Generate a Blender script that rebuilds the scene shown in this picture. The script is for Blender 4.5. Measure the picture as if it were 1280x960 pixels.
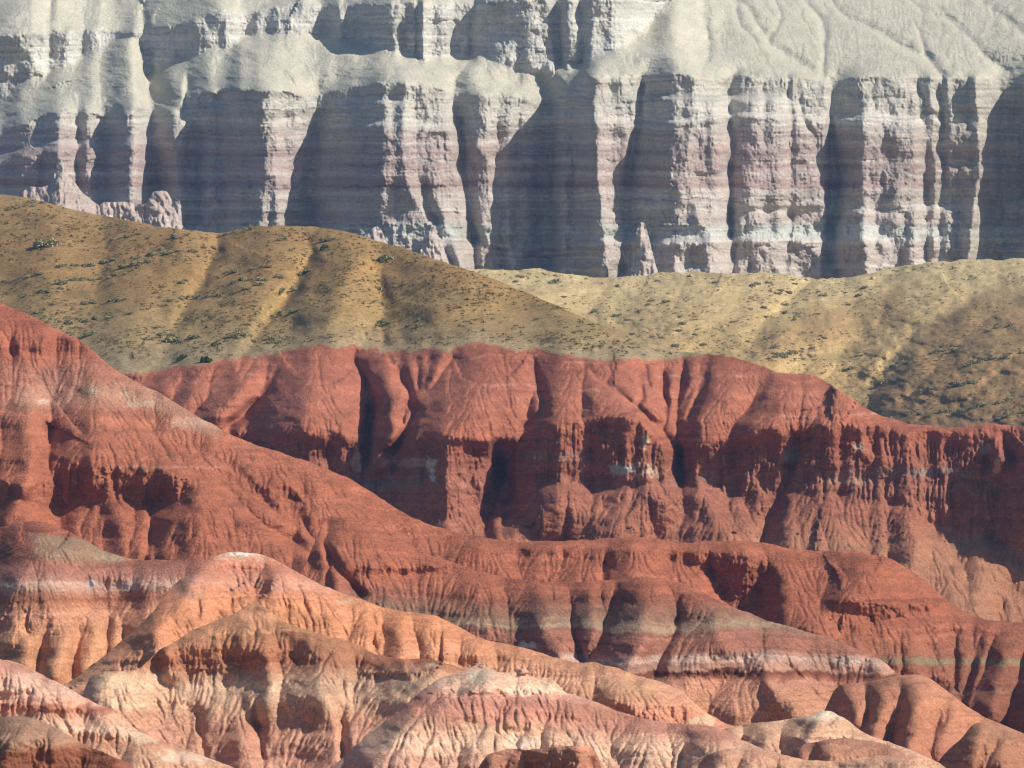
import bpy, math, random
import numpy as np

# ------------------------------------------------------------------ camera, sky, sun, exposure
scene = bpy.context.scene
for o in list(bpy.data.objects):
    bpy.data.objects.remove(o)
F_PX = 5000.0            # focal length in photo pixels (1280 wide)
HORIZON = 560.0
PITCH = math.atan((HORIZON - 480.0) / F_PX)
cam_data = bpy.data.cameras.new('camera')
cam_data.sensor_width = 36.0
cam_data.lens = 36.0 * F_PX / 1280.0
cam_data.clip_start = 1.0
cam_data.clip_end = 20000.0
cam = bpy.data.objects.new('camera', cam_data)
scene.collection.objects.link(cam)
cam.rotation_euler = (math.pi / 2 + PITCH, 0, 0)
scene.camera = cam

SUN_EL = math.radians(36.0)
SUN_FRONT = math.radians(23.0)      # how far the sun stands on the camera's side of due right
sx, sy, sz = (math.cos(SUN_EL) * math.cos(SUN_FRONT), -math.cos(SUN_EL) * math.sin(SUN_FRONT), math.sin(SUN_EL))
world = bpy.data.worlds.new('World')
scene.world = world
world.use_nodes = True
wn = world.node_tree.nodes
sky = wn.new('ShaderNodeTexSky')
sky.sky_type = 'NISHITA'
sky.sun_disc = False
sky.sun_elevation = SUN_EL
sky.sun_rotation = math.atan2(sx, sy)
world.node_tree.links.new(sky.outputs[0], wn['Background'].inputs[0])
wn['Background'].inputs[1].default_value = 0.08
sun_data = bpy.data.lights.new('sun', 'SUN')
sun_data.energy = 4.6
sun_data.angle = math.radians(0.5)
sun_data.color = (1.0, 0.93, 0.82)
sun = bpy.data.objects.new('sun', sun_data)
scene.collection.objects.link(sun)
from mathutils import Vector
sun.rotation_euler = Vector((sx, sy, sz)).to_track_quat('Z', 'Y').to_euler()
sun.location = (400, 500, 400)
scene.view_settings.view_transform = 'Standard'
scene.view_settings.look = 'None'
scene.view_settings.exposure = 0.36
scene.view_settings.gamma = 1.0
scene.view_settings.use_curve_mapping = False
scene.cycles.max_bounces = 6
scene.cycles.diffuse_bounces = 3
scene.cycles.volume_bounces = 0
scene.cycles.use_denoising = True
scene.cycles.denoiser = 'OPENIMAGEDENOISE'
scene.cycles.denoising_input_passes = 'RGB_ALBEDO_NORMAL'
scene.cycles.denoising_prefilter = 'ACCURATE'
scene.cycles.pixel_filter_type = 'BLACKMAN_HARRIS'
scene.cycles.filter_width = 1.2

# ------------------------------------------------------------------ small tools
rng = np.random.default_rng(11)
random.seed(5)
CP, SP = math.cos(PITCH), math.sin(PITCH)

def point(px, py, Y):
    """world point at depth Y seen at photo pixel (px, py)"""
    u = (px - 640.0) / F_PX
    v = (480.0 - py) / F_PX
    t = Y / (CP - v * SP)
    return u * t, Y + 0 * px, (SP + v * CP) * t

SATURATION, ALBEDO = 0.88, 0.82
def lin(c):
    c = np.asarray(c, float) / 255.0
    c = np.where(c <= 0.04045, c / 12.92, ((c + 0.055) / 1.055) ** 2.4)
    c = c + np.array([-0.05, 0.19, 0.10]) * np.clip(c[..., :1] - 2.4 * c[..., 1:2], 0, 1)
    lum = c @ np.array([0.25, 0.6, 0.15])
    return (lum[..., None] + (c - lum[..., None]) * SATURATION) * ALBEDO

def vnoise(x, y, seed):
    """smooth value noise on arrays, about -1..1"""
    r = np.random.default_rng(seed)
    T = r.uniform(-1, 1, (256, 256))
    xi = np.floor(x).astype(int); yi = np.floor(y).astype(int)
    fx = x - xi; fy = y - yi
    fx = fx * fx * fx * (fx * (fx * 6 - 15) + 10); fy = fy * fy * fy * (fy * (fy * 6 - 15) + 10)
    a = T[yi & 255, xi & 255]; b = T[yi & 255, (xi + 1) & 255]
    c = T[(yi + 1) & 255, xi & 255]; d = T[(yi + 1) & 255, (xi + 1) & 255]
    return (a * (1 - fx) + b * fx) * (1 - fy) + (c * (1 - fx) + d * fx) * fy

def fbm(x, y, seed, octaves=4, gain=0.5):
    s = 0; a = 1.0; n = 0
    for k in range(octaves):
        s = s + a * vnoise(x * 2 ** k + 17.3 * k, y * 2 ** k + 5.1 * k, seed + k)
        n += a; a *= gain
    return s / n * 1.6

def pl(pts, x):
    p = np.asarray(pts, float)
    return np.interp(x, p[:, 0], p[:, 1])

def smooth(t):
    t = np.clip(t, 0, 1)
    return t * t * (3 - 2 * t)

def hblur(a, n):
    """box blur along columns index, n cells each side, twice"""
    for _ in range(2):
        p = np.pad(a, ((0, 0), (n + 1, n)), mode='edge')
        c = np.cumsum(p, axis=1)
        a = (c[:, 2 * n + 1:] - c[:, :-2 * n - 1]) / (2 * n + 1)
    return a

def vblur(a, n):
    return hblur(a.T, n).T

COARSE, FINE = 0.07, 1.0
class Sheet:
    """One hill: a surface that falls from a traced crest towards the valley in front, plus its far slope."""
    def __init__(s, crest, depth, bottom, x0=-110, x1=1390, step=1.25, seed=1, crest_rough=1.0):
        s.step = step; s.seed = seed
        s.px = np.arange(x0, x1 + step, step)
        base = hblur(pl(crest, s.px)[None, :], 3)[0]
        s.crest_s = base
        s.crest = base + crest_rough * (fbm(s.px / 14.0, s.px * 0 + seed, seed + 900, 4, 0.6) + 0.8 * fbm(s.px / 45.0, s.px * 0 + seed + 3, seed + 930, 2))
        s.bottom = pl(bottom, s.px) if hasattr(bottom, '__len__') else s.px * 0 + bottom
        s.Yc = pl(depth, s.px)
        s.py = np.arange(s.crest.min() - step, s.bottom.max() + step, step)
        s.X, s.P = np.meshgrid(s.px, s.py)
        s.d = s.P - s.crest[None, :]
        s.mpp = (s.Yc / F_PX)[None, :]
        s.gain = 0.62
        s.sharp = np.zeros_like(s.X)
        s.C = np.zeros_like(s.X)
        s.R = np.zeros_like(s.X)
        s.spur = np.zeros_like(s.X)
        s.warp = fbm(s.X / 60, s.P / 40, seed + 50, 3)
    # ---- slope (horizontal metres per metre of fall)
    def slope(s, val):
        s.C[:] = val
    def slope_stops(s, stops, ref=None):
        """cot of the slope as a function of photo row (minus ref)"""
        q = s.P - (pl(ref, s.px)[None, :] if ref is not None else 0)
        st = np.asarray(stops, float)
        s.C[:] = np.interp(q, st[:, 0], st[:, 1])
    def round_crest(s, amount=2.0, reach=6.0):
        s.C += amount * np.exp(-np.clip(s.P - s.crest_s[None, :], 0, None) / reach)
    def band(s, top, bot, val, soft=3.0, wob=2.0, ends=None):
        """between the two traced lines the slope becomes val (a scarp)"""
        w = wob * fbm(s.X / 13, s.P / 60, s.seed + 71 + len(top), 3)
        t = pl(top, s.px)[None, :] + w; b = pl(bot, s.px)[None, :] + w
        m = smooth((s.P - t) / soft + 0.5) * smooth((b - s.P) / (soft * 2) + 0.5)
        if ends:
            m = m * smooth((s.X - ends[0]) / 12 + 0.5) * smooth((ends[1] - s.X) / 12 + 0.5)
        s.C = s.C * (1 - m) + val * m
        s.sharp = np.maximum(s.sharp, m)
        return m
    def ledges(s, amp=0.5, scale=9.0, ref=None, seed=0):
        q = s.P - (pl(ref, s.px)[None, :] if ref is not None else 0)
        q = q + 3 * s.warp
        n = fbm(q / scale, s.X / 400 + 3, s.seed + 33 + seed, 3, 0.7)
        s.C *= np.clip(1 + amp * 1.6 * n, 0.08, 3)
    # ---- relief (metres towards the viewer)
    def _line(s, pts, wmax):
        p = np.asarray(pts, float)
        xa, xb = p[:, 0].min() - wmax, p[:, 0].max() + wmax
        ya, yb = p[:, 1].min() - wmax, p[:, 1].max() + wmax
        c0, c1 = np.searchsorted(s.px, [xa, xb]); r0, r1 = np.searchsorted(s.py, [ya, yb])
        if c1 <= c0 or r1 <= r0:
            return None
        sl = (slice(r0, r1), slice(c0, c1))
        return p, sl, s.X[sl], s.P[sl]
    def ridge(s, pts, rnd=0.18, power=1.0, wig=0.12, group=True):
        """pts: (px, py, amp, width_left, width_right)"""
        q = s._line(pts, max(max(a[3], a[4]) for a in pts) * 1.3)
        if q is None: return
        p, sl, X, P = q
        wm = max(p[:, 3].max(), p[:, 4].max())
        wg = min(wig * wm, 5.0); wl = max(14.0, min(0.9 * wm, 45.0))
        X = X + wg * fbm(X / wl, P / wl, s.seed + 301 + int(p[0, 0]), 3, 0.4)
        best = np.full(X.shape, 9.0); amp = np.zeros(X.shape)
        for a, b in zip(p[:-1], p[1:]):
            dx, dy = b[0] - a[0], b[1] - a[1]; L2 = dx * dx + dy * dy + 1e-9
            t = np.clip(((X - a[0]) * dx + (P - a[1]) * dy) / L2, 0, 1)
            ex, ey = X - (a[0] + t * dx), P - (a[1] + t * dy)
            d = np.sqrt(ex * ex + ey * ey)
            right = (dx * ey - dy * ex) < 0
            w = np.where(right, a[4] + t * (b[4] - a[4]), a[3] + t * (b[3] - a[3]))
            u = d / np.maximum(w, 1e-3)
            m = u < best
            best[m] = u[m]; amp[m] = (a[2] + t * (b[2] - a[2]))[m]
        k = rnd
        f = np.clip((math.sqrt(1 + k * k) - np.sqrt(best * best + k * k)) / (math.sqrt(1 + k * k) - k), 0, 1) ** power
        if group:
            s.spur[sl] = np.maximum(s.spur[sl], s.gain * amp * f)
        else:
            s.R[sl] += s.gain * amp * f
    def gully(s, pts, power=1.4, wig=0.25):
        """pts: (px, py, depth, width)"""
        s.ridge([(a[0], a[1], -0.7 * a[2], a[3], a[3]) for a in pts], rnd=0.08, power=power, wig=wig, group=False)
    def plan(s, rows, w):
        """plan form of a cliff: rows of (px_top, px_mid, px_base, setback); levels given in s.levels"""
        ya, ym, yb = s.levels
        r = np.asarray(rows, float)
        out = np.zeros_like(s.X)
        for i, y in enumerate(s.py):
            if y < ym: t = np.clip((y - ya) / (ym - ya), 0, 1); xs = r[:, 0] * (1 - t) + r[:, 1] * t
            else: t = np.clip((y - ym) / (yb - ym), 0, 1); xs = r[:, 1] * (1 - t) + r[:, 2] * t
            jit = 2.5 * fbm(s.px / 24.0, s.px * 0 + y / 30.0, s.seed + 777, 3, 0.45)
            out[i] = np.interp(s.px + jit, xs, r[:, 3])
        s.R -= out * w
    def settle(s):
        """turn slope and relief into depth"""
        wgt = np.clip((s.P - s.crest_s[None, :]) / s.step, 0, 1)
        s.D = np.cumsum(s.C * wgt, axis=0) * s.step * s.mpp
        s.D = s.D - np.clip(s.crest_s[None, :] - s.P, 0, 4) * s.C * s.mpp
        sh = vblur(s.sharp, 3)
        s.D = s.D * sh + hblur(s.D, 6) * (1 - sh)
        s.Y = s.Yc[None, :] - s.D - s.R - s.spur
        s.valid = s.d > 0
        s.steep = smooth((0.75 - s.C) / 0.6)
    def anchor(s, line, target, n=20):
        """shift columns so that the traced line lies at the wanted depth"""
        rr = np.clip(((pl(line, s.px) - s.py[0]) / s.step).astype(int), 0, len(s.py) - 1)
        d = (s.Yc - s.D[rr, np.arange(len(s.px))])
        s.Y += hblur((pl(target, s.px) - d)[None, :], n)
    def rough(s, amp, sx, sy, seed=0, octaves=4, gain=0.5, mask=None):
        n = fbm(s.X / sx, s.P / sy, s.seed + 500 + seed, octaves, gain)
        s.Y -= amp * n * (1 if mask is None else mask)
    def flutes(s, amp, width, mask, seed=0, ridged=True, tall=14.0):
        wob = s.X + 3 * fbm(s.X / 30, s.P / 30, s.seed + 610 + seed, 3)
        n = fbm(wob / width, s.P / (width * tall), s.seed + 620 + seed, 3, 0.55)
        if ridged: n = 1 - 2 * np.abs(n)
        s.Y -= amp * n * mask
    def blocks(s, amp, bw, bh, mask, seed=0):
        """joints and beds: the face breaks into blocks, each standing out a little more or less"""
        q = s.P + 2.2 * s.warp + 1.2 * fbm(s.X / 9, s.P / 9, s.seed + 650 + seed, 2)
        r = np.random.default_rng(s.seed + 31 + seed)
        edges = np.cumsum(r.uniform(0.4, 1.6, 400)) * bh + s.py[0] - bh
        bed = np.searchsorted(edges, q)
        off = r.uniform(0, 1000, 402)[bed]; wid = bw * r.uniform(0.5, 1.8, 402)[bed]
        xx = (s.X + 3 * fbm(s.X / 12, s.P / 7, s.seed + 660 + seed, 2)) / wid + off
        k = np.floor(xx).astype(int)
        tab = r.uniform(-1, 1, 4096)
        s.Y -= amp * tab[(k * 53 + bed * 131) % 4096] * mask
    def erode(s, steps=8, depth=0.05, m=0.45, aref=30.0, smooth_w=0.12, jitter=0.6, coarse=1, cap=2.2, keep=None):
        """running water: gather flow down the surface, cut where it gathers"""
        k = coarse
        Y = s.Y[::k, ::k].copy(); valid = s.valid[::k, ::k]
        R, Cn = Y.shape
        w = (s.mpp * s.step * k)[0, ::k]
        cols = np.arange(Cn)
        r = np.random.default_rng(s.seed + 17 * k)
        keepk = None if keep is None else keep[::k, ::k]
        fade = smooth((s.d[::k, ::k] - 2) / 25)
        for it in range(steps):
            Fx = np.gradient(Y, axis=1) / w[None, :]
            dY = np.clip(-np.diff(Y, axis=0), 0, None)
            shift = np.clip(Fx[:-1] * dY / w[None, :], -2.5, 2.5)
            A = np.zeros_like(Y)
            a = np.zeros(Cn)
            for i in range(R - 1):
                a = a + valid[i]
                A[i] = a
                t = cols + shift[i] + jitter * r.uniform(-0.5, 0.5, Cn)
                t = np.clip(t, 0, Cn - 1.001)
                t0 = t.astype(int); f = t - t0
                a = np.bincount(t0, a * (1 - f), Cn) + np.bincount(t0 + 1, a * f, Cn)[:Cn]
            A[-1] = a
            e = depth * (COARSE if k > 1 else FINE) * (np.minimum((A / aref) ** m, cap) - 0.55)
            e = e * fade
            if keepk is not None: e = e * keepk
            e = e - hblur(e, max(3, int((24 if k > 1 else 9) / k)))
            e[1:-1] = 0.15 * e[:-2] + 0.7 * e[1:-1] + 0.15 * e[2:]
            Y = Y + e
            smooth_w = smooth_w if k > 1 else 0.03
            Y[:, 1:-1] = Y[:, 1:-1] * (1 - 2 * smooth_w) + smooth_w * (Y[:, :-2] + Y[:, 2:])
            Y[1:-1] = Y[1:-1] * (1 - smooth_w) + 0.5 * smooth_w * (Y[:-2] + Y[2:])
        dlt = Y - s.Y[::k, ::k]
        if k > 1:
            ri = np.arange(s.Y.shape[0]) / k; ci = np.arange(s.Y.shape[1]) / k
            r0 = np.minimum(ri.astype(int), R - 1); r1 = np.minimum(r0 + 1, R - 1); fr = (ri - r0)[:, None]
            c0 = np.minimum(ci.astype(int), Cn - 1); c1 = np.minimum(c0 + 1, Cn - 1); fc = (ci - c0)[None, :]
            dlt = (dlt[r0][:, c0] * (1 - fc) + dlt[r0][:, c1] * fc) * (1 - fr) + (dlt[r1][:, c0] * (1 - fc) + dlt[r1][:, c1] * fc) * fr
        s.Y = s.Y + dlt
        s.A = np.kron(A, np.ones((k, k)))[:s.Y.shape[0], :s.Y.shape[1]] if k > 1 else A
    # ---- colour of the ground
    def colour(s, stops, ref=None, warp=3.0, fine=1.5, seed=0, beds=0.22):
        q = s.P - (pl(ref, s.px)[None, :] if ref is not None else 0)
        q = q + warp * s.warp + fine * fbm(s.X / 7, s.P / 7, s.seed + 80, 2)
        qs = np.array([a[0] for a in stops], float)
        cs = np.array([lin(a[1]) for a in stops])
        s.col = np.stack([np.interp(q, qs, cs[:, i]) for i in range(3)], -1)
        bed = fbm(q / 2.6, s.X / 170 + 7, s.seed + 85, 3, 0.7)
        patch = fbm(s.X / 40, s.P / 30, s.seed + 86, 4, 0.6)
        s.col = s.col * (1 + beds * bed + 0.5 * beds * patch)[..., None]
    def stain(s, mask, c, strength=1.0):
        m = np.clip(mask * strength, 0, 1)[..., None]
        s.col = s.col * (1 - m) + lin(c) * m
    def blob(s, px, py, rx, ry, seed=0, edge=0.5):
        dd = np.sqrt(((s.X - px) / rx) ** 2 + ((s.P - py) / ry) ** 2) + 0.45 * fbm(s.X / 6, s.P / 6, s.seed + 140 + seed, 3)
        return smooth((1 - dd) / edge)
    def line_mask(s, line, half, soft, ends=None, seed=0, wob=2.0):
        q = s.P - pl(line, s.px)[None, :] + wob * fbm(s.X / 16, s.P / 16, s.seed + 160 + seed, 3)
        m = smooth((half - np.abs(q)) / soft + 0.5)
        if ends: m = m * smooth((s.X - ends[0]) / 14 + 0.5) * smooth((ends[1] - s.X) / 14 + 0.5)
        return m
    # ---- mesh
    def finish(s):
        s.Pv = np.minimum(np.maximum(s.P, s.crest[None, :]), s.bottom[None, :])
        # depth of clamped rows = depth where the crest is
        first = np.argmax(s.valid, axis=0)
        cc = np.arange(s.Y.shape[1])
        grad = np.clip(s.Y[first, cc] - s.Y[np.minimum(first + 3, len(s.py) - 1), cc], 0, None) / 3
        top = s.Y[first, cc] + grad * (0.4 + (s.P[first, cc] - s.crest) / s.step)
        s.Y = np.where(s.valid, s.Y, top[None, :])
        s.top = top
    def at(s, px, py):
        c = int(np.clip(round((px - s.px[0]) / s.step), 0, len(s.px) - 1))
        r = int(np.clip(round((py - s.py[0]) / s.step), 0, len(s.py) - 1))
        return Vector([float(a) for a in point(s.px[c], s.Pv[r, c], s.Y[r, c])])
    def build(s, name, mat, label, cat, face_mask=None, back=(35, 1.6), kind='structure'):
        x, y, z = point(s.X, s.Pv, s.Y)
        R, Cn = s.X.shape
        vert = np.stack([x, y, z], -1).reshape(-1, 3)
        col = s.col.reshape(-1, 3)
        idx = np.arange(R * Cn).reshape(R, Cn)
        q = np.stack([idx[:-1, :-1], idx[1:, :-1], idx[1:, 1:], idx[:-1, 1:]], -1)
        ok = (s.valid[1:, :-1] | s.valid[1:, 1:]) & ((s.P < s.bottom[None, :])[:-1, :-1] | (s.P < s.bottom[None, :])[:-1, 1:])
        if face_mask is not None:
            ok &= face_mask[:-1, :-1]
        quads = q[ok]
        if back:
            # the far side of the hill
            n = 14
            t = (np.linspace(0, 1, n) ** 1.7)[:, None] * back[0]
            cx, cy, cz = point(s.px, s.crest, s.top)
            wob = fbm(np.tile(s.px / 30, (n, 1)), t / 4 + 0 * s.px[None, :], s.seed + 5, 3) * t * 0.06
            by = cy[None, :] + t + 0.10
            bz = cz[None, :] - (np.sqrt(t * t + 4) - 2) / back[1] - np.abs(wob) * np.minimum(t, 1) - 0.03 - 0.15 * np.minimum(t, 1.0)
            bx = cx[None, :] + t * 0
            bv = np.stack([bx, by, bz], -1).reshape(-1, 3)
            i2 = np.arange(n * Cn).reshape(n, Cn) + len(vert)
            bq = np.stack([i2[:-1, :-1], i2[:-1, 1:], i2[1:, 1:], i2[1:, :-1]], -1)
            if face_mask is not None:
                keepc = face_mask[np.argmax(s.valid, axis=0) , np.arange(Cn)]
                bq = bq[:, keepc[:-1]]
            first = np.argmax(s.valid, axis=0)
            ccol = s.col[np.minimum(first + 2, R - 1), np.arange(Cn)]
            vert = np.concatenate([vert, bv]); col = np.concatenate([col, np.tile(ccol, (n, 1))])
            quads = np.concatenate([quads.reshape(-1, 4), bq.reshape(-1, 4)])
        return mesh_object(name, vert, quads.reshape(-1, 4), col, mat, label, cat, kind)

def mesh_object(name, vert, faces, col, mat, label=None, cat=None, kind=None):
    used = np.unique(faces)
    remap = np.full(len(vert), -1); remap[used] = np.arange(len(used))
    faces = remap[faces]; vert = vert[used]
    n = faces.shape[1]
    me = bpy.data.meshes.new(name)
    me.vertices.add(len(vert)); me.vertices.foreach_set('co', vert.astype(np.float32).ravel())
    me.loops.add(faces.size); me.loops.foreach_set('vertex_index', faces.astype(np.int32).ravel())
    me.polygons.add(len(faces)); me.polygons.foreach_set('loop_start', np.arange(0, faces.size, n, dtype=np.int32))
    me.polygons.foreach_set('use_smooth', np.ones(len(faces), bool))
    me.update(calc_edges=True)
    if col is not None:
        at = me.attributes.new('ground', 'FLOAT_COLOR', 'POINT')
        c = np.concatenate([col[used], np.ones((len(used), 1))], 1).astype(np.float32)
        at.data.foreach_set('color', c.ravel())
    me.materials.append(mat)
    ob = bpy.data.objects.new(name, me)
    scene.collection.objects.link(ob)
    if label: ob['label'] = label
    if cat: ob['category'] = cat
    if kind: ob['kind'] = kind
    return ob

# ------------------------------------------------------------------ materials
def ground_material(name, grain, bump, mottling=0.35, rough=0.95, streak=None):
    """earth or rock: the ground's own colour, broken up by grains and mottling, with a rough surface"""
    m = bpy.data.materials.new(name); m.use_nodes = True
    nt = m.node_tree; N = nt.nodes; L = nt.links
    b = N['Principled BSDF']; b.inputs['Roughness'].default_value = rough
    b.inputs['Specular IOR Level'].default_value = 0.1
    at = N.new('ShaderNodeAttribute'); at.attribute_name = 'ground'
    geo = N.new('ShaderNodeNewGeometry')
    def noise(scale, detail, rough_, vec=None):
        t = N.new('ShaderNodeTexNoise'); t.inputs['Scale'].default_value = scale
        t.inputs['Detail'].default_value = detail; t.inputs['Roughness'].default_value = rough_
        L.new(vec if vec is not None else geo.outputs['Position'], t.inputs['Vector'])
        return t.outputs[0]
    n1 = noise(1.0 / grain, 4, 0.65)
    n2 = noise(0.12 / grain, 4, 0.6)
    def maprange(v, a, b_, lo, hi):
        r = N.new('ShaderNodeMapRange'); r.inputs[1].default_value = a; r.inputs[2].default_value = b_
        r.inputs[3].default_value = lo; r.inputs[4].default_value = hi
        L.new(v, r.inputs[0]); return r.outputs[0]
    k1 = maprange(n1, 0.3, 0.7, 1 - mottling, 1 + mottling)
    k2 = maprange(n2, 0.3, 0.7, 1 - mottling * 0.5, 1 + mottling * 0.5)
    mul = N.new('ShaderNodeMath'); mul.operation = 'MULTIPLY'; L.new(k1, mul.inputs[0]); L.new(k2, mul.inputs[1])
    vm = N.new('ShaderNodeVectorMath'); vm.operation = 'SCALE'
    L.new(at.outputs['Color'], vm.inputs[0]); L.new(mul.outputs[0], vm.inputs['Scale'])
    L.new(vm.outputs[0], b.inputs['Base Color'])
    hsum = n1
    if streak:
        mp = N.new('ShaderNodeMapping'); mp.inputs['Scale'].default_value = streak
        L.new(geo.outputs['Position'], mp.inputs[0])
        n3 = noise(1.0 / grain, 4, 0.6, mp.outputs[0])
        ad = N.new('ShaderNodeMath'); ad.operation = 'ADD'; L.new(n1, ad.inputs[0]); L.new(n3, ad.inputs[1]); hsum = ad.outputs[0]
    bp = N.new('ShaderNodeBump'); bp.inputs['Strength'].default_value = 1.0; bp.inputs['Distance'].default_value = bump
    L.new(hsum, bp.inputs['Height']); L.new(bp.outputs[0], b.inputs['Normal'])
    return m

M_clay_near = ground_material('orange_clay', 0.32, 0.17, 0.26)
M_clay = ground_material('red_clay', 0.42, 0.30, 0.32)
M_soil = ground_material('dry_soil', 0.9, 0.16, 0.35)
M_rock = ground_material('pale_rock', 1.0, 0.45, 0.16)
M_pink = ground_material('pink_rock', 1.2, 0.35, 0.14)

# ------------------------------------------------------------------ ground under everything
def ground():
    n = 60
    gx = np.linspace(-6000, 6000, n); gy = np.linspace(-300, 9000, n)
    X, Yg = np.meshgrid(gx, gy)
    Z = np.interp(Yg, [-300, 300, 480, 700, 900, 1300, 1700, 9000], [-60, -60, -58, -48, -36, -8, 20, 20]) + 2 * fbm(X / 400, Yg / 400, 4, 3)
    idx = np.arange(n * n).reshape(n, n)
    q = np.stack([idx[:-1, :-1], idx[:-1, 1:], idx[1:, 1:], idx[1:, :-1]], -1).reshape(-1, 4)
    col = np.tile(lin((150, 120, 85)), (n * n, 1))
    mesh_object('ground', np.stack([X, Yg, Z], -1).reshape(-1, 3), q, col, M_soil, 'dry earth floor of the valley under the hills', 'ground', 'structure')
ground()
# ================================================================== THE CLIFF
def make_cliff():
    s = Sheet([(-140, -62), (1420, -62)], [(-140, 1665), (1420, 1665)], 372, -130, 1410, 1.1, 3, 0)
    rim = [(-140, 190), (0, 168), (20, 158), (45, 150), (60, 144), (85, 138), (110, 139), (125, 147), (150, 143), (170, 134), (195, 134), (228, 146), (233, 119), (255, 116),
           (300, 112), (345, 114), (385, 121), (400, 118), (440, 108), (470, 105), (500, 102), (520, 107), (560, 112), (600, 118), (640, 121), (690, 125), (702, 116), (735, 98),
           (760, 96), (800, 94), (860, 92), (872, 100), (900, 98), (930, 95), (1000, 97), (1035, 100), (1060, 98), (1100, 97), (1180, 98), (1250, 98), (1280, 95), (1420, 92)]
    utop = [(-140, 60), (0, 47), (40, 40), (65, 40), (100, 37), (130, 36), (160, 40), (178, 40), (210, 33), (245, 27), (262, 17), (280, 12), (300, 15), (345, 9), (385, 5), (400, 8),
            (450, 5), (530, 5), (590, 3), (650, -2), (720, 0), (770, 0), (800, -3), (840, -6), (1420, -80)]
    ubot = [(-140, 150), (0, 128), (30, 104), (55, 96), (75, 82), (100, 74), (130, 58), (146, 48), (160, 45), (176, 52), (180, 92), (225, 74), (262, 60), (285, 61), (300, 48), (330, 42), (385, 40),
            (430, 50), (480, 60), (500, 72), (535, 75), (560, 68), (590, 70), (640, 85), (690, 97), (697, 78), (712, 85), (740, 76), (775, 60), (800, 40), (840, 0), (860, -10), (1420, -80)]
    R = pl(rim, s.px)[None, :] + 3.4 * fbm(s.X / 10, s.X * 0, 41, 4, 0.65)
    UT = pl(utop, s.px)[None, :] + 3.0 * fbm(s.X / 9, s.X * 0 + 4, 43, 4, 0.65)
    UB = pl(ubot, s.px)[None, :] + 3.0 * fbm(s.X / 9, s.X * 0 + 8, 45, 3)
    s.slope(2.3)
    # gentler shoulder on the right
    s.C += 0.3 * smooth((s.X - 800) / 150) * (s.P < R)
    low = smooth((s.P - R) / 2.5 + 0.5)
    s.C = s.C * (1 - low) + 0.10 * low
    upm = smooth((s.P - UT) / 2.5 + 0.5) * smooth((UB - s.P) / 5 + 0.5) * (UB > UT + 3)
    s.C = s.C * (1 - upm) + 0.08 * upm
    # left: second low wall, ledge, third wall
    lowL = smooth((238 - s.X) / 6)
    ledge = [(-140, 215), (0, 200), (20, 196), (35, 196), (50, 188), (65, 183), (100, 186), (130, 190), (160, 182), (232, 150), (240, 150)]
    LG = pl(ledge, s.px)[None, :] + 2 * fbm(s.X / 12, s.X * 0 + 2, 47, 3)
    lg = smooth((s.P - LG + 12) / 4) * smooth((LG + 5 - s.P) / 4) * lowL
    s.C = s.C * (1 - lg) + 1.3 * lg
    foot = smooth((s.P - 236) / 6) * smooth((150 - s.X) / 30) * 0.9
    s.C = s.C * (1 - foot) + 1.1 * foot
    # right: small shelves in the main wall
    for (line, h, x0, x1, c) in [([(690, 152), (760, 150), (800, 156), (910, 143), (1040, 150)], 3.0, 730, 1030, 2.6),
                                 ([(830, 122), (960, 120)], 3, 790, 960, 2.2),
                                 ([(430, 130), (520, 128)], 3, 430, 510, 2.2),
                                 ([(430, 158), (480, 152), (520, 156), (590, 160)], 3, 440, 590, 2.6),
                                 ([(1050, 148), (1090, 145), (1150, 152)], 4, 1050, 1150, 3.0),
                                 ([(920, 122), (1000, 122)], 4, 890, 985, 3.0),
                                 ([(700, 302), (760, 300), (1000, 300), (1100, 298)], 3.5, 720, 1110, 2.2),
                                 ([(500, 300), (600, 305)], 4, 520, 600, 2.2),
                                 ([(1060, 262), (1150, 262), (1240, 262)], 4, 1060, 1230, 1.8)]:
        L = pl(line, s.px)[None, :] + 2.5 * fbm(s.X / 14, s.X * 0 + h, 49 + int(x0), 3)
        m = smooth((1.3 * h - np.abs(s.P - L)) / 2) * smooth((s.X - x0) / 10 + .5) * smooth((x1 - s.X) / 10 + .5)
        s.C = s.C * (1 - m) + c * m
        # undercut beneath the shelf
    for (line, h, x0, x1, c) in [([(900, 262), (1035, 260)], 3.5, 925, 1033, -1.6), ([(870, 217), (910, 217)], 3, 862, 910, -1.8), ([(1085, 261), (1135, 261)], 3, 1085, 1135, -1.5),
                                 ([(505, 233), (585, 232)], 2.5, 440, 580, -0.9), ([(1000, 122), (1140, 122)], 2.5, 1085, 1140, -1.6), ([(740, 306), (1000, 304)], 3, 900, 1010, -1.3),
                                 ([(525, 268), (570, 268)], 3, 530, 572, -1.3), ([(335, 237), (370, 237)], 2.5, 335, 366, -1.0)]:
        L = pl(line, s.px)[None, :] + 2.0 * fbm(s.X / 14, s.X * 0 + h, 59 + int(x0), 3)
        m = smooth((h - np.abs(s.P - L)) / 2) * smooth((s.X - x0) / 10 + .5) * smooth((x1 - s.X) / 10 + .5)
        s.C = s.C * (1 - m) + c * m
    # hard and soft beds
    bed = fbm(s.P / 7.0 + 0.25 * s.warp, s.X / 300, 61, 4, 0.65)
    s.C += 0.60 * bed * low * (s.P < 310)
    wall = np.maximum(low * (1 - lg) * (1 - foot), upm)
    s.sharp[:] = 0
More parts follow.
